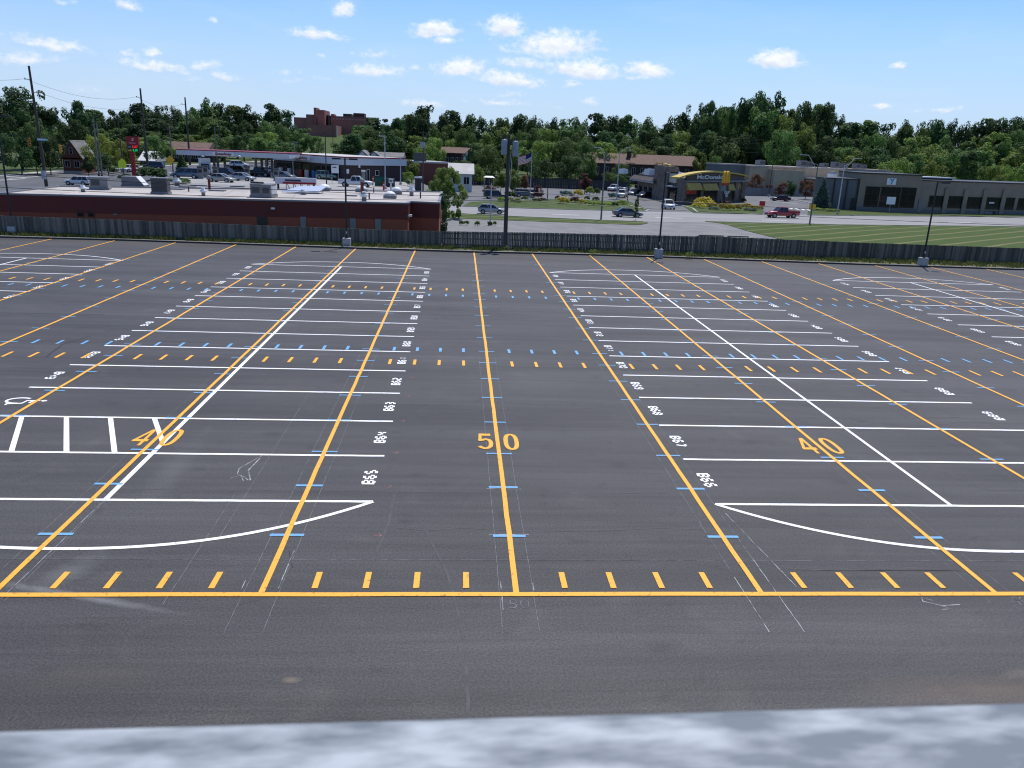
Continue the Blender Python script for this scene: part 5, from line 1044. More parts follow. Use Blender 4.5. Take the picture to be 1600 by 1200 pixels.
tl.part('projection', MB().bx(tl.L*.10,tl.L*.27,-2.5,-.02,-1,zt5-.6), M['tan']); tl.part('low_wing', MB().bx(tl.L*.30,tl.L*.9,-9,-.02,-1,zt5*.58), M['taupe']); tl.part('low_wing_roof', MB().bx(tl.L*.295,tl.L*.905,-9.2,-.02,zt5*.58+.001,zt5*.58+.35), M['greyr'])
x0, z1 = tl.loc(1172,258); 
for i, (px, wd, hh) in enumerate([(1187,2.4,1.6),(1252,3.0,2.0),(1262,2.2,1.7),(1287,2.2,1.4),(1304,2.0,2.0),(1317,2.6,1.6),(1338,2.2,1.7),(1348,2.0,1.4)]):
    u, _ = tl.loc(px, 260, 6); w = tl.A.xy+tl.ux*u+tl.uy*6; t = thing('rooftop_unit', 'grey air unit on the tan hall roof, %s from the left' % ('first','second','third','fourth','fifth','sixth','seventh','eighth')[i], 'air conditioner', (w.x,w.y,tl.z0+zt5+.46), tl.rz, 'units on the tan hall roof')
    MB().bx(-wd/2,wd/2,-1,1,0,hh).build('housing', M['hvac'], t); MB().bx(-wd/2*.8,wd/2*.8,-1.05,-1.001,hh*.25,hh*.8).build('louvre', M['hvacd'], t); MB().tube((0,0,hh),(0,0,hh+.25),.6,.6,12).build('fan_shroud', M['hvacd'], t)
w = tl.A.xy+tl.ux*(tl.L*.38)+tl.uy*(-6); t = thing('rooftop_unit', 'white stacked fan unit on the low roof before the tan hall', 'air conditioner', (w.x,w.y,tl.z0+zt5*.58+.36), tl.rz); MB().bx(-1.1,1.1,-1,1,0,1.6).build('housing', M['white3'], t); MB().bx(-.9,.9,-.8,.8,1.601,2.2).build('cap', M['galv'], t)
q = MB(); L0 = [gY(1165,299,205), gY(1290,312,215)]
t = thing('privacy_fence', 'grey board fence along the kerb before the tan hall', 'fence', L0[0]); d = L0[1]-L0[0]; n_ = 40
for i in range(n_): p0, p1 = d*(i/n_), d*((i+.93)/n_); q.hexa([(p0.x,p0.y,p0.z),(p1.x,p1.y,p1.z),(p1.x,p1.y+.08,p1.z),(p0.x,p0.y+.08,p0.z)], [(p0.x,p0.y,p0.z+2.2),(p1.x,p1.y,p1.z+2.2),(p1.x,p1.y+.08,p1.z+2.2),(p0.x,p0.y+.08,p0.z+2.2)])
q.build('board_panel', M['hvac'], t)
for i in range(0, 41, 8): p0 = d*(i/40); MB().bx(p0.x-.08,p0.x+.08,p0.y+.09,p0.y+.25,p0.z,p0.z+2.25).build('post', M['dark'], t)
# dark board fence behind the burger car park
L0 = [gY(700,290,215), gY(980,296,206)]; t = thing('privacy_fence', 'dark wooden fence along the back of the burger car park', 'fence', L0[0]); d = L0[1]-L0[0]; q = MB(); n_ = 110
for i in range(n_): p0, p1 = d*(i/n_), d*((i+.94)/n_); j = random.uniform(-.08,.08); q.hexa([(p0.x,p0.y,p0.z),(p1.x,p1.y,p1.z),(p1.x,p1.y+.06,p1.z),(p0.x,p0.y+.06,p0.z)], [(p0.x,p0.y,p0.z+2.6+j),(p1.x,p1.y,p1.z+2.6+j),(p1.x,p1.y+.06,p1.z+2.6+j),(p0.x,p0.y+.06,p0.z+2.6+j)])
q.build('board_panel', M['dark'], t)
for i in range(0, 111, 10): p0 = d*(i/110); MB().bx(p0.x-.08,p0.x+.08,p0.y+.07,p0.y+.25,p0.z,p0.z+2.5).build('post', M['dark'], t)
# ---------------- gabled houses and flat blocks farther off
def house(label, px0, px1, ye, yr, D, wall, roof, depth=9, name='house', cat='house', gable=False, nwin=4, z0=None, dz=0.0, over=.5, slant=0.0):
    A, B = gY(px0, 260, D), gY(px1, 260, D+slant); hs = Bld(name, label, cat, A, (B.x,B.y,A.z)); z1 = topz(A, ye)-A.z; L_ = hs.L
    zr = (topz((A.x+(B.x-A.x)/2, A.y+depth/2), yr)-A.z)
    hs.part('wall', MB().bx(0, L_, 0, depth, -2, z1), M[wall])
    if gable:
        q = MB().prismy([(-over,z1-.1),(L_/2,zr),(L_+over,z1-.1),(L_+over,z1-.35),(L_/2,zr-.25),(-over,z1-.35)], -over*.3, depth+over); hs.part('roof', q, M[roof]); hs.part('gable_wall', MB().prismy([(.02,z1-.30),(L_/2,zr-.27),(L_-.02,z1-.30)], 0.0, .3), M[wall])
    else:
        q = MB().prismx([(-over,z1-.1),(depth/2,zr),(depth+over,z1-.1),(depth+over,z1-.3),(-over,z1-.3)], -over, L_+over); hs.part('roof', q, M[roof])
    for i in range(nwin):
        u = L_*(i+.5)/nwin; w = min(.6, L_/nwin*.28); hs.window(u-w, u+w, z1*.42, z1*.80, fm='siding', nx=2)
    return hs
hb1 = house('red brick house with a steep front gable and white windows, behind the signals', 99, 128, 246, 219, 205, 'brick', 'shing', 8, gable=True, nwin=2); u0 = hb1.L/2
zz = topz(hb1.A, 234)-hb1.z0; hb1.window(u0-.35, u0+.35, zz-.9, zz+.5, fm='siding', nx=1, nz=2); hb1.part('foundation', MB().bx(-.05,hb1.L+.05,-.08,-.004,-2,.7), M['conc'])
house('brick shop house with a pale steep roof right of the red price sign', 219, 243, 250, 236, 235, 'brick', 'siding', 10, nwin=3); house('long brown roofed building behind the left end of the gas canopy', 262, 322, 236, 222, 245, 'brickd', 'shin', 14, nwin=6)
house('grey gabled house, left of two behind the gas station shop', 558, 574, 243, 234.5, 210, 'siding', 'shing', 9, gable=True, nwin=2); house('grey gabled house, right of two behind the gas station shop', 576, 592, 243.5, 236, 214, 'siding', 'shing', 9, gable=True, nwin=2); house('low grey shingled house right behind the gas station shop', 593, 628, 244, 238, 222, 'siding', 'shing', 9, nwin=3)
house('dark brick house with a brown roof above the bushy tree', 686, 735, 237.5, 230, 265, 'brickd', 'shin', 9, nwin=6); house('white wall of a gabled house beside the dark brick house', 724, 742, 243, 233.5, 255, 'siding', 'shin', 8, gable=True, nwin=1); house('pale grey metal roofed shed behind the bushy tree', 703, 738, 270, 255, 175, 'siding', 'greyr', 10, name='shed', cat='shed', nwin=2)
house('long brown roofed two storey apartment block behind the burger restaurant, with a chimney', 926, 1094, 253.5, 241.5, 262, 'brickd', 'shin', 13, name='apartment_block', cat='apartment block', nwin=12, slant=6)
p = gY(982,250,268); t = thing('chimney_stack', 'square grey chimney standing behind the long brown roof', 'chimney', p); MB().bx(-.6,.6,-.5,.5,0,topz(p,237)-p.z).build('stack', M['brickd'], t); MB().bx(-.7,.7,-.6,.6,topz(p,237)-p.z+.001,topz(p,235.5)-p.z).build('cap', M['hvac'], t)
A, B = gY(655,268,190), gY(700,268,193); fb = Bld('brick_block', 'small flat roofed brick block with a dark roof unit, left of the bushy tree', 'building', A, (B.x,B.y,A.z)); z1 = topz(A,254.5)-A.z; fb.part('wall', MB().bx(0,fb.L,0,12,-1,z1), M['brick']); fb.part('roof', MB().bx(-.2,fb.L+.2,-.2,12.2,z1+.001,z1+.4), M['greyr']); fb.part('roof_unit', MB().bx(.3,fb.L*.34,2,5,z1+.401,z1+2.4), M['hvacd'])
p = gY(653.5,292,132); t = thing('kiosk', 'dark narrow kiosk with a white top beside the bushy tree', 'kiosk', p); hh = topz(p,276)-p.z; MB().bx(-.55,.55,-.5,.5,0,hh-.25).build('cabinet', M['dark'], t); MB().bx(-.65,.65,-.6,.6,hh-.249,hh).build('cap', M['white3'], t)
p = gY(764,290,205); t = thing('pavilion', 'white topped pavilion by the dark fence left of the transformer pole', 'pavilion', p); hh = topz(p,275)-p.z; MB().hexa([(-1.5,-1.5,hh-.35),(1.5,-1.5,hh-.35),(1.5,1.5,hh-.35),(-1.5,1.5,hh-.35)], [(-.9,-.9,hh),(.9,-.9,hh),(.9,.9,hh),(-.9,.9,hh)]).build('roof', M['white3'], t)
for x in (-1.2,1.2):
    for y in (-1.2,1.2): MB().tube((x,y,0),(x,y,hh-.35),.08,.08,6).build('post', M['galv'], t)
# distant red brick hospital on its rise
D = 560; A, B = atY(459,215,D), atY(586,220,D); zb = H((A.x+B.x)/2, D)-14; ho = Bld('hospital', 'large red brick hospital block with a tower on the far rise', 'hospital', (A.x,A.y,zb), (B.x,B.y,zb))
def hpx(p, q_, y0, y1, name, m): x0, z1 = ho.loc(*p, y0); x1, z0 = ho.loc(*q_, y0); return ho.part(name, MB().bx(x0,x1,y0,y1,0,z1), M[m])
hpx((459,183),(479,210), 2, 30, 'wing', 'brickh'); hpx((478,178.5),(491,210), 0, 30, 'wing', 'brickh'); hpx((490,168),(495.5,210), -1, 12, 'chimney_tower', 'brickh'); hpx((495.5,171.5),(508,210), -3, 20, 'tower', 'brickh'); hpx((508,180),(517,210), 4, 20, 'glazed_link', 'pane'); hpx((517,181),(586,210), 0, 26, 'wing', 'brickh'); hpx((478,194.5),(527,215), -24, -4, 'lower_block', 'brickh')
hpx((536,177.5),(549,182), 6, 18, 'penthouse', 'bronze'); hpx((552,176.5),(569,182), 6, 18, 'penthouse', 'brickd'); hpx((517,178),(522,182), 5, 15, 'penthouse', 'brickh'); hpx((524.5,196),(527,215), -25, -24.01, 'pale_stair', 'conc')
for row_, yy in ((0,184.2),(1,189)):
    x0, z1 = ho.loc(519,yy-.9); x1, z0 = ho.loc(584,yy+.9); ho.part('window_band', MB().bx(x0,x1,-.2,-.01,z0,z1), M['pane']); 
x0, z1 = ho.loc(517,186.2); x1, z0 = ho.loc(586,187.2); ho.part('concrete_band', MB().bx(x0,x1,-.25,-.005,z0,z1), M['conc'])
for i in range(14): u = x0+(x1-x0)*i/13.5; ho.part('window_pier', MB().bx(u,u+1.6,-.3,-.201,ho.loc(519,191.5)[1],ho.loc(519,182.8)[1]), M['brickh'])
p = gY(612,262,300)
# monument sign on the gym lawn, flag
b = atg(1541,335); t = thing('monument_sign', 'small roofed monument sign with a pale board on a dark base on the gym lawn', 'sign', b, .05); f = lambda py: topz(b,py)-b.z
MB().bx(-1.7,1.7,-.6,.6,-.3,f(329.5)).build('base', M['dark'], t); MB().bx(-.9,.9,-.63,-.601,.05,f(330.2)).build('base_board', M['hvac'], t); MB().bx(-.75,.75,-.2,.2,f(329.5)+.001,f(318)).build('board', M['hvac'], t); MB().bx(-1.0,1.0,-.45,.45,f(317.8),f(315.5)).build('roof', M['white3'], t)
for x in (-.85,.85): MB().bx(x-.1,x+.1,-.2,.2,f(329.5)+.001,f(317.8)-.003).build('post', M['white3'], t)
b = atg(828,314.5); t = thing('flagpole', 'pale flagpole among the burger restaurant shrubs', 'flagpole', b); hp = topz(b,236)-b.z; MB().tube((0,0,0),(0,0,hp),.09,.06,8).build('pole', M['galv'], t); MB().lathe([(.02,-.1),(.12,0),(.02,.12)], (0,0,hp+.1), 8).build('finial', M['gold'], t)
z1 = topz(b,229)-b.z; fl = thing('flag', 'flag with red and white stripes and a navy corner, hanging from the flagpole', 'flag', (b.x,b.y,b.z)); 
def flagpt(u, v):   # u along the fly to the left, v down the hoist
    return (-.08-u*2.6, .30*math.sin(u*7+v)*u, hp-.15-v*1.7-u*1.25-.12*math.sin(u*5))
for i in range(13):
    q = MB(); q.smooth = True; n_ = 12; u_0 = .42 if i < 7 else 0; V_ = [flagpt(u_0+(1-u_0)*k/n_, (i+e)/13) for e in (0,1) for k in range(n_+1)]; q.add(V_, [(k,k+1,n_+2+k,n_+1+k) for k in range(n_)]); q.build('stripe', M['flagr' if i%2 == 0 else 'flagw'], fl, fix=False)
q = MB(); V_ = [flagpt(.42*k/6, e*7/13) for e in (0,1) for k in range(7)]; q.add(V_, [(k,k+1,8+k,7+k) for k in range(6)]); cnt = q.build('canton', M['navy'], fl, fix=False)
# ================================================================== VEHICLES
def paint(name, c): return mat(name, c, rough=.35, spec=.5, coat=.6)
PT = {'white': paint('car_white',(.62,.62,.61)), 'silver': paint('car_silver',(.33,.34,.35)), 'grey': paint('car_grey',(.11,.115,.12)), 'black': paint('car_black',(.012,.013,.015)), 'navy': paint('car_navy',(.018,.025,.045)), 'green': paint('car_dark_green',(.02,.05,.04)),
      'sage': paint('car_sage',(.20,.27,.21)), 'red': paint('car_red',(.36,.014,.02)), 'wine': paint('car_wine',(.06,.008,.014)), 'beige': paint('car_beige',(.33,.31,.25)), 'blue': paint('car_slate_blue',(.10,.14,.19))}
SPEC = {  # body stations (x, z bottom, z top, half width); greenhouse (front base, front top, rear top, rear base, roof z); wheel x, wheel radius
 'sedan': ([(-2.38,.50,.86,.74),(-2.25,.30,.98,.84),(-1.5,.24,1.00,.90),(0,.22,.97,.91),(1.0,.24,.94,.90),(1.9,.26,.80,.86),(2.3,.34,.66,.78),(2.4,.42,.58,.70)], (1.12,.30,-1.0,-1.78,1.46), (1.42,-1.38), .33),
 'hatch': ([(-2.05,.48,.90,.72),(-1.95,.30,1.02,.82),(-1.2,.22,1.02,.87),(0,.22,.99,.88),(.95,.24,.95,.87),(1.7,.26,.82,.83),(2.05,.36,.66,.74),(2.12,.42,.58,.68)], (1.15,.20,-1.45,-1.98,1.50), (1.28,-1.28), .32),
 'suv': ([(-2.40,.55,.98,.80),(-2.32,.36,1.08,.90),(-1.4,.30,1.10,.94),(0,.28,1.08,.95),(1.05,.30,1.06,.94),(1.95,.32,1.00,.91),(2.35,.42,.88,.84),(2.42,.5,.7,.78)], (1.12,.45,-2.05,-2.34,1.78), (1.48,-1.42), .38),
 'van': ([(-2.55,.50,1.05,.84),(-2.5,.34,1.12,.94),(-1.4,.28,1.12,.98),(0,.28,1.1,.98),(1.3,.28,1.06,.96),(2.1,.30,.96,.92),(2.5,.40,.78,.84),(2.58,.46,.66,.78)], (1.75,.85,-2.35,-2.52,1.86), (1.62,-1.55), .35),
 'pickup': ([(-2.92,.55,1.05,.88),(-2.88,.45,1.10,.94),(-1.4,.40,1.10,.96),(0,.36,1.10,.97),(1.2,.36,1.12,.97),(2.5,.38,1.06,.95),(2.85,.46,.92,.90),(2.92,.5,.75,.86)], (1.35,.72,-.55,-.80,1.86), (1.85,-1.75), .40),
 'boxtruck': ([(-3.2,.6,1.0,.95),(-3.1,.5,1.1,1.02),(0,.45,1.12,1.05),(1.6,.4,1.15,1.03),(2.6,.4,1.10,1.0),(3.0,.45,1.0,.95)], (2.35,1.75,1.0,.85,2.3), (2.0,-1.9), .42)}
def car(kind, col, label, px, py, rz, Y=None, extra=None):
    st_, gh, wx, wr = SPEC[kind]; p = atg(px, py) if Y is None else gY(px, py, Y); p.z += .045
    t = thing({'boxtruck':'box_truck','pickup':'pickup_truck'}.get(kind,'parked_car'), label, {'boxtruck':'truck','pickup':'pickup truck','suv':'car','van':'van'}.get(kind,'car'), p, rz); P_ = PT[col]
    q = MB(); q.smooth = True; V_ = []; m_ = 10
    for x, zb, zt, w in st_:
        V_ += [(x,-w*.80,zb),(x,-w*.97,zb+.10),(x,-w,(zb+zt)/2),(x,-w*.96,zt-.10),(x,-w*.84,zt),(x,w*.84,zt),(x,w*.96,zt-.10),(x,w,(zb+zt)/2),(x,w*.97,zb+.10),(x,w*.80,zb)]
    n_ = len(st_); q.add(V_, [(k*m_+i,k*m_+(i+1)%m_,(k+1)*m_+(i+1)%m_,(k+1)*m_+i) for k in range(n_-1) for i in range(m_)]+[tuple(range(m_)),tuple(reversed(range((n_-1)*m_,n_*m_)))])
    body = q.build('body', P_, t)
    fb, ft, rt, rb, zr = gh; w0 = max(s[3] for s in st_)*.90; w1 = w0*.80; zb_ = 1.0 if kind in ('sedan','hatch') else 1.08
    zb_ -= .04
    lo_ = [(rb,-w0,zb_),(fb,-w0,zb_),(fb,w0,zb_),(rb,w0,zb_)]; hi_ = [(rt,-w1,zr-.05),(ft,-w1,zr-.05),(ft,w1,zr-.05),(rt,w1,zr-.05)]
    MB().hexa(lo_, hi_).build('window', M['glass'], t)
    q = MB(); q.hexa([(rt-.04,-w1-.01,zr-.052),(ft+.04,-w1-.01,zr-.052),(ft+.04,w1+.01,zr-.052),(rt-.04,w1+.01,zr-.052)], [(rt+.1,-w1*.93,zr),(ft-.12,-w1*.93,zr),(ft-.12,w1*.93,zr),(rt+.1,w1*.93,zr)])
    for i in range(4): q.tube(Vector(lo_[i]), Vector(hi_[i]), .05, .045, 6)
    for s in (-1, 1):
        for f in ((.5,) if kind in ('sedan','hatch','pickup') else (.36,.68)):
            x_ = fb*(1-f)+rb*f; x2 = ft*(1-f)+rt*f; q.tube((x_,s*w0*1.005,zb_), (x2,s*w1*1.01,zr-.05), .045, .04, 5)
    q.build('roof', P_, t)
    wy = max(s[3] for s in st_)
    for x in wx:
        for s in (-1, 1):
            a = MB().tube((x,s*(wy*.80),wr+.02),(x,s*(wy+.012),wr+.02),wr*1.16,wr*1.16,18).build('wheel_arch', M['black'], t)
            w_ = MB().tube((x,s*(wy-.18),wr),(x,s*(wy+.025),wr),wr,wr,18).build('wheel', M['rubber'], t); MB().tube((x,s*(wy+.0251),wr),(x,s*(wy+.04),wr),wr*.66,wr*.6,14).build('rim', M['rim'], w_)
    xf = st_[-1][0]; zf = (st_[-2][1]+st_[-2][2])/2; wf = st_[-2][3]; xr = st_[0][0]; wrr = st_[0][3]; zrr = (st_[0][1]+st_[0][2])/2+.08
    for s in (-1, 1):
        MB().box((xf-.06,s*wf*.72,zf+.12),(.16,.34,.16)).build('headlight', M['lampclear'], t); MB().box((xr+.03,s*wrr*.88,zrr+.1),(.14,.26,.2)).build('tail_light', M['lampred'], t)
        MB().box((fb-.32,s*(w0+.16),zb_+.10),(.16,.2,.13)).build('door_mirror', P_, t)
        MB().bx(-.25,-.05,s*wy*.985-.01,s*wy*.985+.01,zb_-.2,zb_-.16).build('door_handle', M['dark'], t)
    MB().box((xf-.02,0,zf-.05),(.1,wf*1.0,.22)).build('grille', M['dark'], t); MB().box((xf-.03,0,st_[-1][1]),(.14,wf*1.7,.14)).build('front_bumper', M['chrome'] if kind == 'pickup' else P_, t); MB().box((xr+.03,0,st_[0][1]+.02),(.14,wrr*1.9,.14)).build('rear_bumper', M['chrome'] if kind == 'pickup' else P_, t)
    if kind == 'pickup':
        MB().bx(-2.78,-.95,-.78,.78,1.095,1.108).build('bed_floor', M['dark'], t)
        for s in (-1,1): MB().bx(-2.9,-.85,s*.87-.07,s*.87+.07,1.06,1.24).build('bed_side', P_, t)
        MB().bx(-2.92,-2.80,-.8,.8,1.0,1.24).build('tailgate', P_, t); MB().bx(-.93,-.85,-.8,.8,1.06,1.3).build('bed_front', P_, t)
    if kind == 'boxtruck': MB().bx(-3.15,.7,-1.1,1.1,1.13,3.3).build('cargo_box', M['white3'], t)
    return t
pi = math.pi
car('suv','white','white estate car on the street at far left, left of the price sign',122,289.5,pi)
car('suv','white','white car half hidden left of the red sign post',203,269,-1.9)
car('suv','navy','dark blue car on the street right of the red sign post',241,264.5,pi)
car('van','blue','slate blue van at the left end of the canopy, behind the low hedge',291,279,pi+.1)
car('boxtruck','white','white box truck standing behind the leftmost fuel pumps',321,273.5,-1.25)
car('sedan','beige','beige fronted sedan in front of the pumps, left of the two sedans',346,285,-.22)
car('sedan','silver','silver sedan in front of the pumps, right of the two sedans',379,283,-.28)
car('suv','black','black car between the two sedans and the box truck',356,277.5,-.3); car('suv','grey','dark grey car at the pump behind the silver sedan',374,273,.2); car('suv','white','white car on the street seen between canopy columns',374,262,.4)
car('pickup','black','black pickup under the middle of the canopy',404,276,-.15); car('sedan','white','white car under the right half of the canopy',418,271,.5); car('sedan','grey','grey car parked at the pump nearest the shop windows',443,280,-.3)
car('suv','sage','pale green car turning in front of the gas station shop',512.5,281,-.42)
car('pickup','white','white pickup with an extended cab in front of the dumpsters',556,292.5,-.04)
car('hatch','silver','silver hatchback on the road left of the transformer pole',767.5,334.5,-.06)
car('sedan','grey','dark sedan on the road behind the wooden street light',980,339.5,.02)
car('pickup','red','bright red pickup driving left on the road',1221,340.5,pi+.12)
car('sedan','wine','dark red car on the drive behind the red pickup',1219,314.5,pi-.15)
car('suv','white','white car facing the viewer at the burger restaurant drive exit',1043.5,327,-pi/2-.05)
car('suv','green','dark green car at the back of the burger car park',940,296,pi+.1); car('pickup','white','white pickup left of the grey pickup in the burger car park',960,299,-2.2); car('pickup','grey','grey pickup beside the drive-through eave',976,299,-2.0)
car('suv','white','brightest white car waiting in the drive-through lane',971.5,308.5,-1.9); car('sedan','silver','silver car in the drive-through lane under the eave',990,305,-2.1); car('sedan','black','black car next to the drive-through window',1007,309,-2.4)
car('suv','black','black car behind the purple leaved tree left of the transformer pole',774,311,.1); car('suv','grey','dark car with a pale roof behind the flagpole',820,308.5,0.05); car('sedan','black','low black car parked right of the car with a pale roof',833,307,.4)
# ================================================================== TREES AND SHRUBS
def leaf_cloud(rng, lobes, n, ls, squash=1.0, up=.25):
    q = MB(); tot = sum(r*r for *_, r in lobes)
    for (cx, cy, cz, r) in lobes:
        k = max(6, int(n*r*r/tot))
        for _ in range(k):
            u, v = rng.uniform(-1,1), rng.uniform(0,2*pi); s = math.sqrt(1-u*u); d = Vector((s*math.cos(v), s*math.sin(v), u)); rad = r*(.55+.5*rng.random()**.6)
            c = Vector((cx,cy,cz))+Vector((d.x*rad, d.y*rad, d.z*rad*squash))
            nrm = (d+Vector((rng.gauss(0,.36),rng.gauss(0,.36),rng.gauss(up+.15,.35)))).normalized(); a = nrm.cross(Vector((rng.gauss(0,1),rng.gauss(0,1),rng.gauss(0,1)))).normalized(); b = nrm.cross(a); l = ls*rng.uniform(.6,1.35)
            q.add([c-a*l*.55, c+b*l*.42-a*l*.05, c+a*l*.6, c-b*l*.42+a*l*.05], [(0,1,2,3)])
    return q
def trunk_mb(rng, top=.62, r=.02, limbs=5, spread=.2):
    q = MB(); p = Vector((0,0,-.03)); prev = p; 
    pts = [Vector((rng.uniform(-.012,.012)*k, rng.uniform(-.012,.012)*k, top*k/4)) for k in range(5)]; pts[0] = Vector((0,0,-.04))
    for k in range(4): q.tube(pts[k], pts[k+1], r*(1-.19*k), r*(1-.19*(k+1)), 7)
    for i in range(limbs):
        k = rng.choice((1,2,3)); a = i*2*pi/limbs+rng.uniform(-.4,.4); e = pts[k]+Vector((math.cos(a)*spread*rng.uniform(.7,1.1), math.sin(a)*spread*rng.uniform(.7,1.1), rng.uniform(.12,.26))); q.tube(pts[k], e, r*.5, r*.15, 5)
    return q
def tree_parts(kind, seed, n=5200, ls=.034):
    g = random.Random(seed); L = []
    if kind == 'round':
        for _ in range(34):
            while True:
                x, y, z = g.uniform(-1,1), g.uniform(-1,1), g.uniform(-1,1)
                if x*x+y*y+z*z < 1: break
            L.append((x*.30, y*.30, .58+z*.33, g.uniform(.07,.13)))
        L += [(g.gauss(0,.12), g.gauss(0,.12), .93-g.random()*.05, .06) for _ in range(4)]
    elif kind == 'tall':
        for _ in range(36):
            z = g.random(); w = .24*math.sin(pi*(.12+.83*z))**.7; a = g.uniform(0,2*pi); rr = w*math.sqrt(g.random()); L.append((rr*math.cos(a), rr*math.sin(a), .22+.72*z, g.uniform(.055,.105)))
        L += [(g.gauss(0,.06), g.gauss(0,.06), .95, .045) for _ in range(3)]
    elif kind == 'ragged':
        for _ in range(9):
            a = g.uniform(0,2*pi); R_ = g.uniform(.05,.26); z = g.uniform(.4,.88)
            for _ in range(5): L.append((R_*math.cos(a)+g.gauss(0,.07), R_*math.sin(a)+g.gauss(0,.07), z+g.gauss(0,.055), g.uniform(.045,.10)))
        L += [(g.gauss(0,.15), g.gauss(0,.15), g.uniform(.28,.5), .10) for _ in range(8)]
    elif kind == 'wide':
        for _ in range(36):
            z = g.random(); w = .46*math.sin(pi*(.18+.74*z))**.6; a = g.uniform(0,2*pi); rr = w*math.sqrt(g.random()); L.append((rr*math.cos(a), rr*math.sin(a), .25+.66*z, g.uniform(.08,.14)))
    elif kind == 'bushy':
        for _ in range(110):
            z = g.random(); w = .50*math.sin(pi*(.10+.86*z))**.55*(1.0-.25*z); a = g.uniform(0,2*pi); rr = w*g.random()**.4; L.append((rr*math.cos(a), rr*math.sin(a), .06+.88*z, g.uniform(.04,.085)))
    elif kind == 'cone':
        for i in range(60):
            z = i/60; w = .26*(1-z)**.85; a = i*2.4; L.append((w*.75*math.cos(a), w*.75*math.sin(a), .06+.9*z, .03+.075*(1-z)))
    elif kind == 'mound':
        for _ in range(26):
            a = g.uniform(0,2*pi); rr = .42*math.sqrt(g.random()); L.append((rr*math.cos(a), rr*math.sin(a), .12+.62*math.sqrt(max(0,1-(rr/.47)**2))*g.uniform(.5,1), g.uniform(.12,.2)))
    cr = leaf_cloud(g, L, n, ls, 1.0 if kind != 'mound' else .9)
    tr = trunk_mb(g, .62 if kind in ('round','tall','ragged') else (.9 if kind == 'cone' else .5), .018, 6 if kind != 'cone' else 0, .2 if kind != 'tall' else .12)
    return cr, tr
PROTO = {}
def proto(kind, seed, leaf, n=5200, ls=.034):
    k = (kind, seed, leaf, n)
    if k not in PROTO:
        key = ('geo', kind, seed, n)
        if key not in PROTO:
            cr, tr = tree_parts(kind, seed, n, ls); PROTO[key] = (cr, tr)
        cr, tr = PROTO[key]; c = cr.build('crown', LEAF[leaf], None, fix=False); b = tr.build('trunk', M['bark'], None); PROTO[k] = (c.data, b.data); bpy.data.objects.remove(c); bpy.data.objects.remove(b)
    return PROTO[k]
def plant(name, label, cat, loc, h, w, kind, leaf, seed=0, n=5200, ls=.034, group=None, rz=None, w2=None):
    t = thing(name, label, cat, loc, random.uniform(0,6.28) if rz is None else rz, group); base_w = {'round':.78,'tall':.52,'ragged':.70,'wide':1.08,'bushy':1.0,'cone':.52,'mound':1.05}[kind]
    c, b = proto(kind, seed, leaf, n, ls)
    for nm, d in (('crown', c), ('trunk', b)):
        o = bpy.data.objects.new(nm, d); COL.objects.link(o); o.parent = t
    t.scale = (w/base_w, (w2 or w)/base_w, h); return t
def tree(label, px, py, Y, wpx, kind, leaf, seed=0, group=None, n=5200, ls=.034, base=None):
    p = atY(px, py, Y); b = Vector((p.x, Y, H(p.x, Y))); h = p.z-b.z; w = wpx*(Vector(b)-CAM).dot(AF)/FPX
    return plant('tree', label, 'tree', b, h, w, kind, leaf, seed, n, ls, group)
PROFILE = [(-60,150),(0,142),(20,133),(40,148),(60,160),(80,178),(100,172),(118,152),(132,160),(150,178),(170,174),(185,172),(200,174),(215,168),(240,163),(255,161),(270,170),(290,166),(310,163),(325,158),(345,163),(360,166),(375,166),(390,163),(410,162),(430,165),(442,168),(452,178),(458,192),(530,197),(545,194),(562,197),(578,192),(592,188),(615,182),(640,178),(655,168),(670,174),(690,180),(700,178),(715,176),(730,180),(745,181),(760,182),(780,180),(800,182),(812,175),(830,178),(850,182),(870,182),(890,180),(910,184),(930,182),(950,180),(970,186),(1000,183),(1020,188),(1040,188),(1060,187),(1075,178),(1090,168),(1105,162),(1125,165),(1145,173),(1160,170),(1175,156),(1190,150),(1205,150),(1225,160),(1240,176),(1250,170),(1265,165),(1280,165),(1300,168),(1315,191),(1330,194),(1345,192),(1365,190),(1385,190),(1400,196),(1420,197),(1430,186),(1450,190),(1480,191),(1500,188),(1520,192),(1550,185),(1580,183),(1600,185),(1660,180)]
def prof_y(x):
    for (a, ya), (b, yb) in zip(PROFILE[:-1], PROFILE[1:]):
        if a <= x <= b: return ya+(yb-ya)*(x-a)/(b-a)
    return 185
LAND = [(-999,85,'left of the brick gabled house'),(85,140,'above the brick gabled house'),(140,205,'left of the red price sign'),(205,275,'right of the red price sign'),(275,360,'above the left half of the gas canopy'),(360,460,'above the right half of the gas canopy'),(460,545,'below the distant brick hospital'),(545,640,'above the gas station shop'),(640,725,'above the bushy tree'),(725,800,'left of the transformer pole'),(800,850,'around the flagpole'),(850,930,'left of the brown roofed apartments'),
        (930,1010,'over the left half of the brown apartment roof'),(1010,1095,'over the right half of the brown apartment roof'),(1095,1170,'above the burger restaurant'),(1170,1260,'above the left half of the tan hall'),(1260,1345,'above the right half of the tan hall'),(1345,1440,'above the gym logo wall'),(1440,1520,'above the left part of the gym wing'),(1520,9999,'above the far right part of the gym wing')]
ORD = ['leftmost','second','third','fourth','fifth','sixth','seventh','eighth','ninth','tenth','eleventh','twelfth']
CNT = {}
def wood_label(layer, px):
    for a, b, ph in LAND:
        if a <= px < b: break
    k = (layer, ph); i = CNT.get(k, 0); CNT[k] = i+1; return '%s tree %s, %s of its row' % (layer, ph, ORD[min(i, 11)])
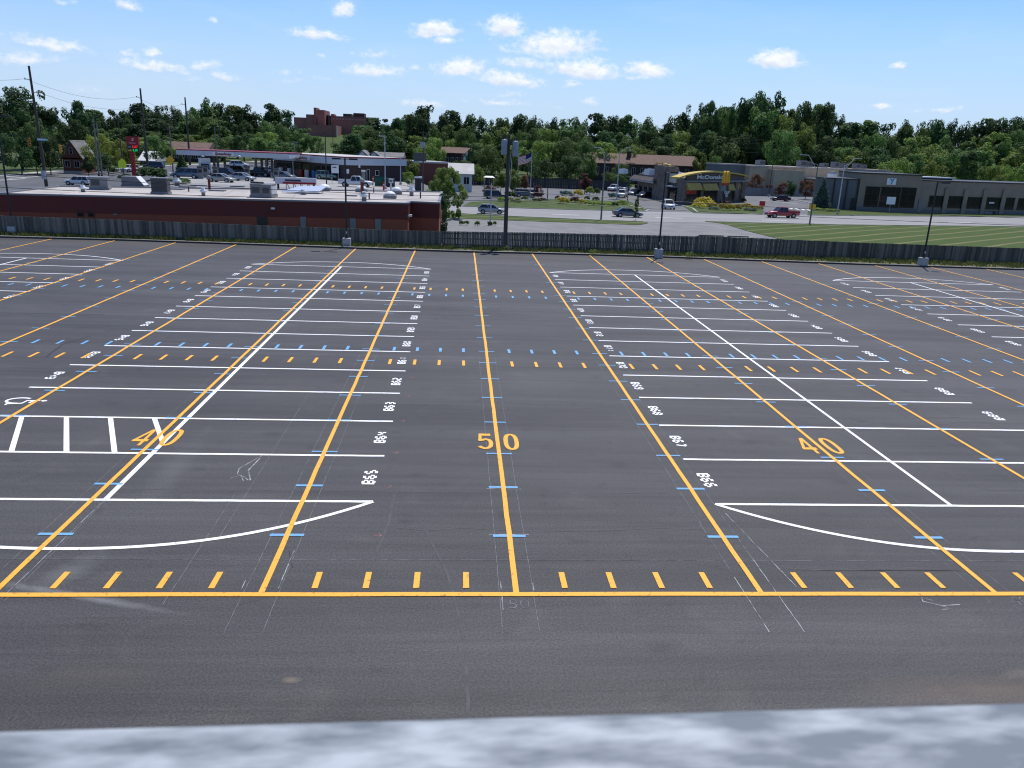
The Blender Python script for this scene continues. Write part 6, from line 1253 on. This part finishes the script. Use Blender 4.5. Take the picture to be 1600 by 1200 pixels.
def wood(layer, x0, x1, step, Y, dy, wmul, kinds, leaves, seedn, jit=6, group='trees of the wood'):
    x = x0+random.uniform(0,step*.5)
    while x < x1:
        if not (layer != 'low front' and 462 < x < 545):
            yy = max(prof_y(x), min(prof_y(x-8), prof_y(x+8))) + dy + random.uniform(-jit*.3, jit)
            tree(wood_label(layer, x), x, yy, Y+random.uniform(-12,12), step*wmul*random.uniform(.9,1.25), random.choice(kinds), random.choice(leaves), random.randrange(seedn), group)
        x += step*random.uniform(.8,1.2)
random.seed(11)
wood('tall back', 140, 1660, 25, 330, -5, 1.75, ['round','tall','ragged','wide'], ['dark','mid','dark'], 3)
wood('middle row', 140, 460, 30, 285, 20, 1.75, ['round','wide','tall'], ['mid','dark','mid'], 3); wood('middle row', 545, 1660, 29, 295, 18, 1.75, ['round','wide','ragged'], ['mid','dark','mid','light'], 3)
wood('lower', 150, 455, 32, 262, 42, 1.7, ['round','wide'], ['mid','light','dark'], 3); wood('lower', 550, 1660, 32, 281, 38, 1.7, ['round','wide'], ['mid','light','dark','mid'], 3)
# nearer, named trees
for px, py, wd, kd, lb in [(1108,161,40,'round','rounded green crown left of the tallest skyline clump'), (1137,167,34,'wide','lower green crown between the skyline clumps'), (1186,150,42,'ragged','tallest ragged tree on the right skyline, left of two'), (1212,151,40,'ragged','tallest ragged tree on the right skyline, right of two'), (1262,164,40,'round','big rounded crown on the right skyline, left of two'), (1287,166,40,'round','big rounded crown on the right skyline, right of two'), (655,167,38,'round','domed tree standing above the wood over the bushy tree')]: tree(lb, px, py-8, 300, wd*1.35, kd, 'dark' if px != 1137 else 'mid', int(px)%3)
def T(*a, **k): return tree(*a, **k)
T('huge dark tree at the left edge, left of the tallest pole', 18,131,215,78,'round','dark',0); T('tall dark tree just right of the tallest pole', 55,158,225,60,'ragged','dark',1); T('broad dark tree at the left picture edge, below the huge one', -20,165,200,80,'wide','dark',0); T('dark understorey tree behind the left traffic light', 25,205,190,70,'wide','dark',1); T('dark understorey tree left of the brick house', 72,212,195,55,'wide','dark',2); T('olive tree behind the tallest pole', 48,190,196,52,'wide','mid',0)
T('tall ragged tree alone on the skyline above the brick house', 119,149,240,46,'ragged','dark',2); T('rounded dark tree right above the brick house roof', 112,185,228,66,'wide','dark',0); T('mid green tree filling the gap left of the skyline tree', 88,183,250,52,'round','mid',1); T('bright yellow green tree right of the brick house', 152,207,205,50,'wide','yellow',0); T('bright yellow green tree behind the lime warning sign', 188,216,200,44,'wide','yellow',1); T('dark round bush tree at the right corner of the brick house', 135,243,192,22,'round','dark',2); T('dark clump under the yellow green trees', 166,238,188,46,'wide','dark',1)
T('light green tree right of the red price sign', 240,211,225,44,'wide','mid',2); T('low pale green tree behind the diamond sign', 262,222,235,34,'round','light',2); T('light yellow green tree over the brown roof behind the canopy', 296,212,262,48,'wide','light',0); T('pale green tree at the right end of the brown roof', 332,222,255,40,'wide','mid',1)
T('dark evergreen under the canopy end by the diamond sign', 283,241,170,20,'cone','dark',0); T('bare limbed green tree above the canopy middle', 416,212,230,52,'ragged','mid',2); T('mid green tree above the canopy right end', 447,222,225,40,'round','mid',0); T('dark tree below the hospital left wing', 470,198,330,46,'round','mid',1); T('mid green tree below the hospital tower', 492,212,310,34,'wide','mid',2)
T('big dark round tree right of the grassy slope', 545,207,250,62,'round','dark',0); T('large mid green tree under the hospital right end', 575,196,280,66,'wide','mid',1); T('dark tree above the shop roof right half', 610,203,255,56,'round','dark',1); T('green tree above the grey shingled house', 590,214,262,50,'wide','mid',0)
T('light green tree at the right end of the gas station shop', 643,247,165,34,'round','light',1); T('low bright green bush tree by the kiosk', 637,268,140,24,'wide','light',2); T('light green tree above the brick block', 665,222,235,44,'wide','light',0); T('bright green tree left of the dark brick house', 680,214,260,42,'wide','light',2)
T('dark tree right of the dark brick house', 742,222,240,40,'round','dark',1); T('narrow dark conifer by the white gabled house', 733,231,235,14,'cone','dark',1); T('big green tree left of the transformer pole', 762,226,225,54,'wide','mid',0); T('pale flowering green tree before the dark fence', 748,256,212,30,'wide','light',1); T('green tree above the dark fence left of the pole', 722,250,220,40,'wide','mid',2)
T('bright green tree right behind the transformer pole', 808,216,245,46,'round','light',1); T('bright round tree left half hidden by the pole', 783,268,168,28,'round','light',0); T('bright round tree right half hidden by the pole', 802,264,166,28,'round','light',2); T('rust coloured tree right of the transformer pole', 818,272,172,22,'round','rust',0)
T('light green tree behind the flag', 848,219,235,50,'wide','light',2); T('large dark green tree right of the flag', 880,212,240,66,'wide','mid',0); T('broad green tree at the left end of the apartment roof', 912,214,250,56,'wide','mid',1); T('dark tree filling in below the flag', 842,246,214,52,'wide','dark',0); T('dark tree above the dark fence right half', 892,243,216,60,'wide','dark',2); T('green tree before the apartment left end', 920,238,224,40,'round','mid',1)
T('green tree in front of the apartment wall', 972,255,232,36,'wide','mid',2); T('green tree left of the drive-through eave', 955,268,222,34,'wide','mid',0); T('dark hedge like tree behind the drive-through', 978,272,216,36,'wide','dark',1); T('bright tree right of the apartment block', 1098,236,262,30,'round','light',1); T('green tree between apartment block and tan hall', 1118,243,255,34,'wide','mid',2)
T('purple leaved tree left of the transformer pole', 765,289,160,24,'wide','purple',0); T('purple red tree right of the flagpole', 842,288,158,20,'wide','purple',1); T('tall purple red tree left of the wooden street light', 915,270,185,26,'round','purple',2)
_b = atg(1288,327.5); T('blue spruce at the corner of the gym', 1289,276,_b.y-.8,30,'cone','blue',2, n=3600); T('rusty orange tree before the tan hall', 1221,283,205,24,'wide','rust',1); T('brownish tree left of the blue spruce', 1262,281,196,32,'wide','rust',2); T('dark tree between the rusty trees', 1238,281,190,20,'round','dark',1); T('reddish tree right of the burger restaurant', 1184,270,212,28,'wide','rust',0); T('pale rust tree behind the drive sign', 1203,288,215,16,'wide','rust',2)
T('light yellow green tree over the gym roof', 1402,244,225,60,'wide','light',0); T('bright yellow tree over the gym wing', 1462,251,222,52,'wide','light',1); T('light yellow green tree, left of the pair over the right gym wing', 1553,258,205,56,'wide','light',2); T('light yellow green tree, right of the pair over the right gym wing', 1592,254,206,50,'wide','light',0); T('mid green tree over the clerestory', 1434,238,235,50,'round','mid',1); T('pale trunked tall tree over the gym wing', 1516,236,230,36,'tall','mid',2)
T('mid green tree over the tan hall left end', 1185,232,292,44,'wide','mid',0); T('light green tree over the tan hall middle', 1232,234,296,44,'wide','light',1); T('green tree over the tan hall units', 1300,232,300,46,'wide','mid',2); T('dark tree over the tan hall right end', 1350,236,300,44,'wide','dark',1)
# the bushy tree beside the restaurant, with finer leaves
p = atY(696,258,101); b = Vector((p.x+.2,101,H(p.x,101))); plant('tree', 'bushy bright green tree at the right end of the maroon restaurant', 'tree', b, p.z-b.z, 66*114/FPX, 'bushy', 'light', 0, 17000, .026)
def shrub(label, px, py, wpx, hpx, leaf, kind='mound', seed=0, Y=None, n=900, ls=.10, name='shrub', grp=None, wd=None):
    b = atg(px, py) if Y is None else gY(px, py, Y); k = (b-CAM).dot(AF)/FPX; return plant(name, label, 'shrub', b, max(.3, topz(b, py-hpx)-b.z)*1.4, wpx*k, kind, leaf, seed, n, ls, grp, 0.0, wd)
shrub('narrow dark evergreen shrub at the right wall of the restaurant', 691,356,18,32,'dark','tall',1, Y=72, n=2600, ls=.05); shrub('thin dark columnar sapling on the verge before the dark sedan', 993,345,7,27,'dark','tall',0, n=1500, ls=.05)
shrub('large clipped dark hedge beside the price sign', 239,281,50,19,'dark','mound',0, n=3000, ls=.07, name='hedge'); shrub('low green hedge right of the large clipped hedge', 280,287,36,8,'mid','mound',1, n=1600, ls=.08, name='hedge'); shrub('small green bush at the foot of the price sign', 198,277,18,5,'mid','mound',2); shrub('dark little bush left of the slanted roof hood', 187,281,7,7,'dark','mound',1)
G1 = 'shrubs on the burger restaurant verge'
for a in [('golden mound shrub left of the wooden street light, nearest the road',880,319,19,11,'gold'), ('dark blue green shrub behind the golden mound',884,309,22,11,'blue'), ('golden shrub between the dark shrub and the street light',903,308,17,11,'gold'), ('yellow green shrub at the top right of the group',921,305,14,12,'lime'), ('olive shrub beside the street light pole',932,305,12,10,'mid'), ('purple shrub behind the golden mound',898,317,16,9,'purple'), ('small purple shrub at the left of the golden mound',871,313,9,7,'purple'), ('gold green shrub right of the purple shrub',909,319,11,8,'gold'),
          ('left part of the long lime shrub row',920,321,16,7,'lime'), ('middle part of the long lime shrub row',934,322,18,7,'lime'), ('right part of the long lime shrub row',950,322.5,18,6,'lime'), ('round green shrub above the lime row, left one',917,313.5,10,7,'mid'), ('round green shrub above the lime row, right one',931,314.5,12,7,'mid'), ('big blue green mound beside the white drive-through car',958,311.5,19,10,'blue'), ('lime shrub right of the slim street light',972,320,18,7,'lime'), ('dark shrub at the end of the lime row',960,323,12,7,'dark'),
          ('lime mound left of the transformer pole',783,315.5,14,7,'lime'), ('lime mound right beside the transformer pole',798,316,10,7,'lime'), ('lime mound right of the transformer pole',809,317,13,7,'lime'), ('dark green mound behind the transformer pole',797,309.5,20,10,'dark'), ('low dark shrub at the flagpole foot',838,315,16,5,'dark'), ('olive shrub left of the flagpole',820,313,12,6,'mid'), ('dark shrub under the purple red tree',846,314,15,5,'purple')]: shrub(*a, seed=random.randrange(3), grp=G1)
G2 = 'yellow mounds before the burger restaurant'
for a in [('large golden mound at the left of the restaurant front',1099,322,30,13,'gold'), ('golden mound below the large one at the drive corner',1092,325.5,22,9,'gold'), ('golden mound right of the large one',1112,324,16,8,'gold'), ('first of three tight golden mounds under the pylon sign',1129,329,14,11,'gold'), ('second of three tight golden mounds under the pylon sign',1141,329.5,13,11,'gold'), ('third of three tight golden mounds under the pylon sign',1152,329.5,13,10,'gold'), ('golden mound right of the three tight ones',1166,326,18,8,'gold'), ('low golden mound at the right end',1182,327,20,6,'gold'), ('red flowering mound under the pylon sign',1132,319,18,5,'rust'), ('grey green ground shrub between golden mounds',1115,328.5,18,5,'blue'), ('green shrub at the restaurant right corner',1160,316,12,6,'mid'), ('grey green low shrub at the right of the mounds',1172,330,22,4,'blue')]: shrub(*a, seed=random.randrange(3), grp=G2)
G3 = 'shrubs on the gym lawn'
for a in [('low lime shrub bed left on the gym lawn',1277,330,16,5,'lime'), ('lime shrub bed in the middle of the gym corner',1292,331,16,5,'lime'), ('lime shrub bed right by the gym street light',1304,331.5,14,5,'lime'), ('spreading blue juniper under the spruce',1296,325,24,9,'blue')]: shrub(*a, seed=random.randrange(3), grp=G3)
for px in (721,729,746,765.5,773): 
    i = (721,729,746,765.5,773).index(px); shrub('spiky grass clump in the verge bed, %s from the left' % ('first','second','third','fourth','fifth')[i], px, 352-(.0 if px<740 else -1), 9 if i < 4 else 6, 7, 'mid', 'mound', i%3, n=400, ls=.14, name='grass_clump', grp='clumps in the verge bed')
shrub('tall weed at the kerb below the slatted fence, left of the lamp block', 926,403,14,11,'light','wide',0, Y=48.6, n=420, ls=.06, name='weed'); shrub('tall weed at the kerb right of the lamp block', 1077,406,16,10,'light','wide',1, Y=48.7, n=420, ls=.06, name='weed'); shrub('small weed at the fence foot near the utility pole', 792,392,12,6,'light','wide',2, Y=50.3, n=300, ls=.07, name='weed')
# far wood behind everything, one mass
random.seed(5); fw = MB()
for i in range(95):
    x = -330+i*8.5+random.uniform(-3,3); Y = 400+random.uniform(-20,30); px, py = proj((x, Y, 8)); 
    if px < -150 or px > 1750 or 445 < px < 600: continue
    zt_ = atY(px, prof_y(max(-60,min(1660,px)))+7, Y).z; zb_ = H(x, Y); h = max(6, zt_-zb_); cr = PROTO[('geo', random.choice(['round','wide']), random.randrange(3), 5200)][0] if ('geo','round',0,5200) in PROTO else None
    if cr is None: continue
    w = random.uniform(14,18); step = 3
    for k in range(0, len(cr.f), step): fw.add([(x+v[0]*w*1.3, Y+v[1]*w*1.3, zb_+v[2]*h) for v in (cr.v[j] for j in cr.f[k])], [(0,1,2,3)])
stuff(fw.build('far_wood', LEAF['mid'], None, fix=False))
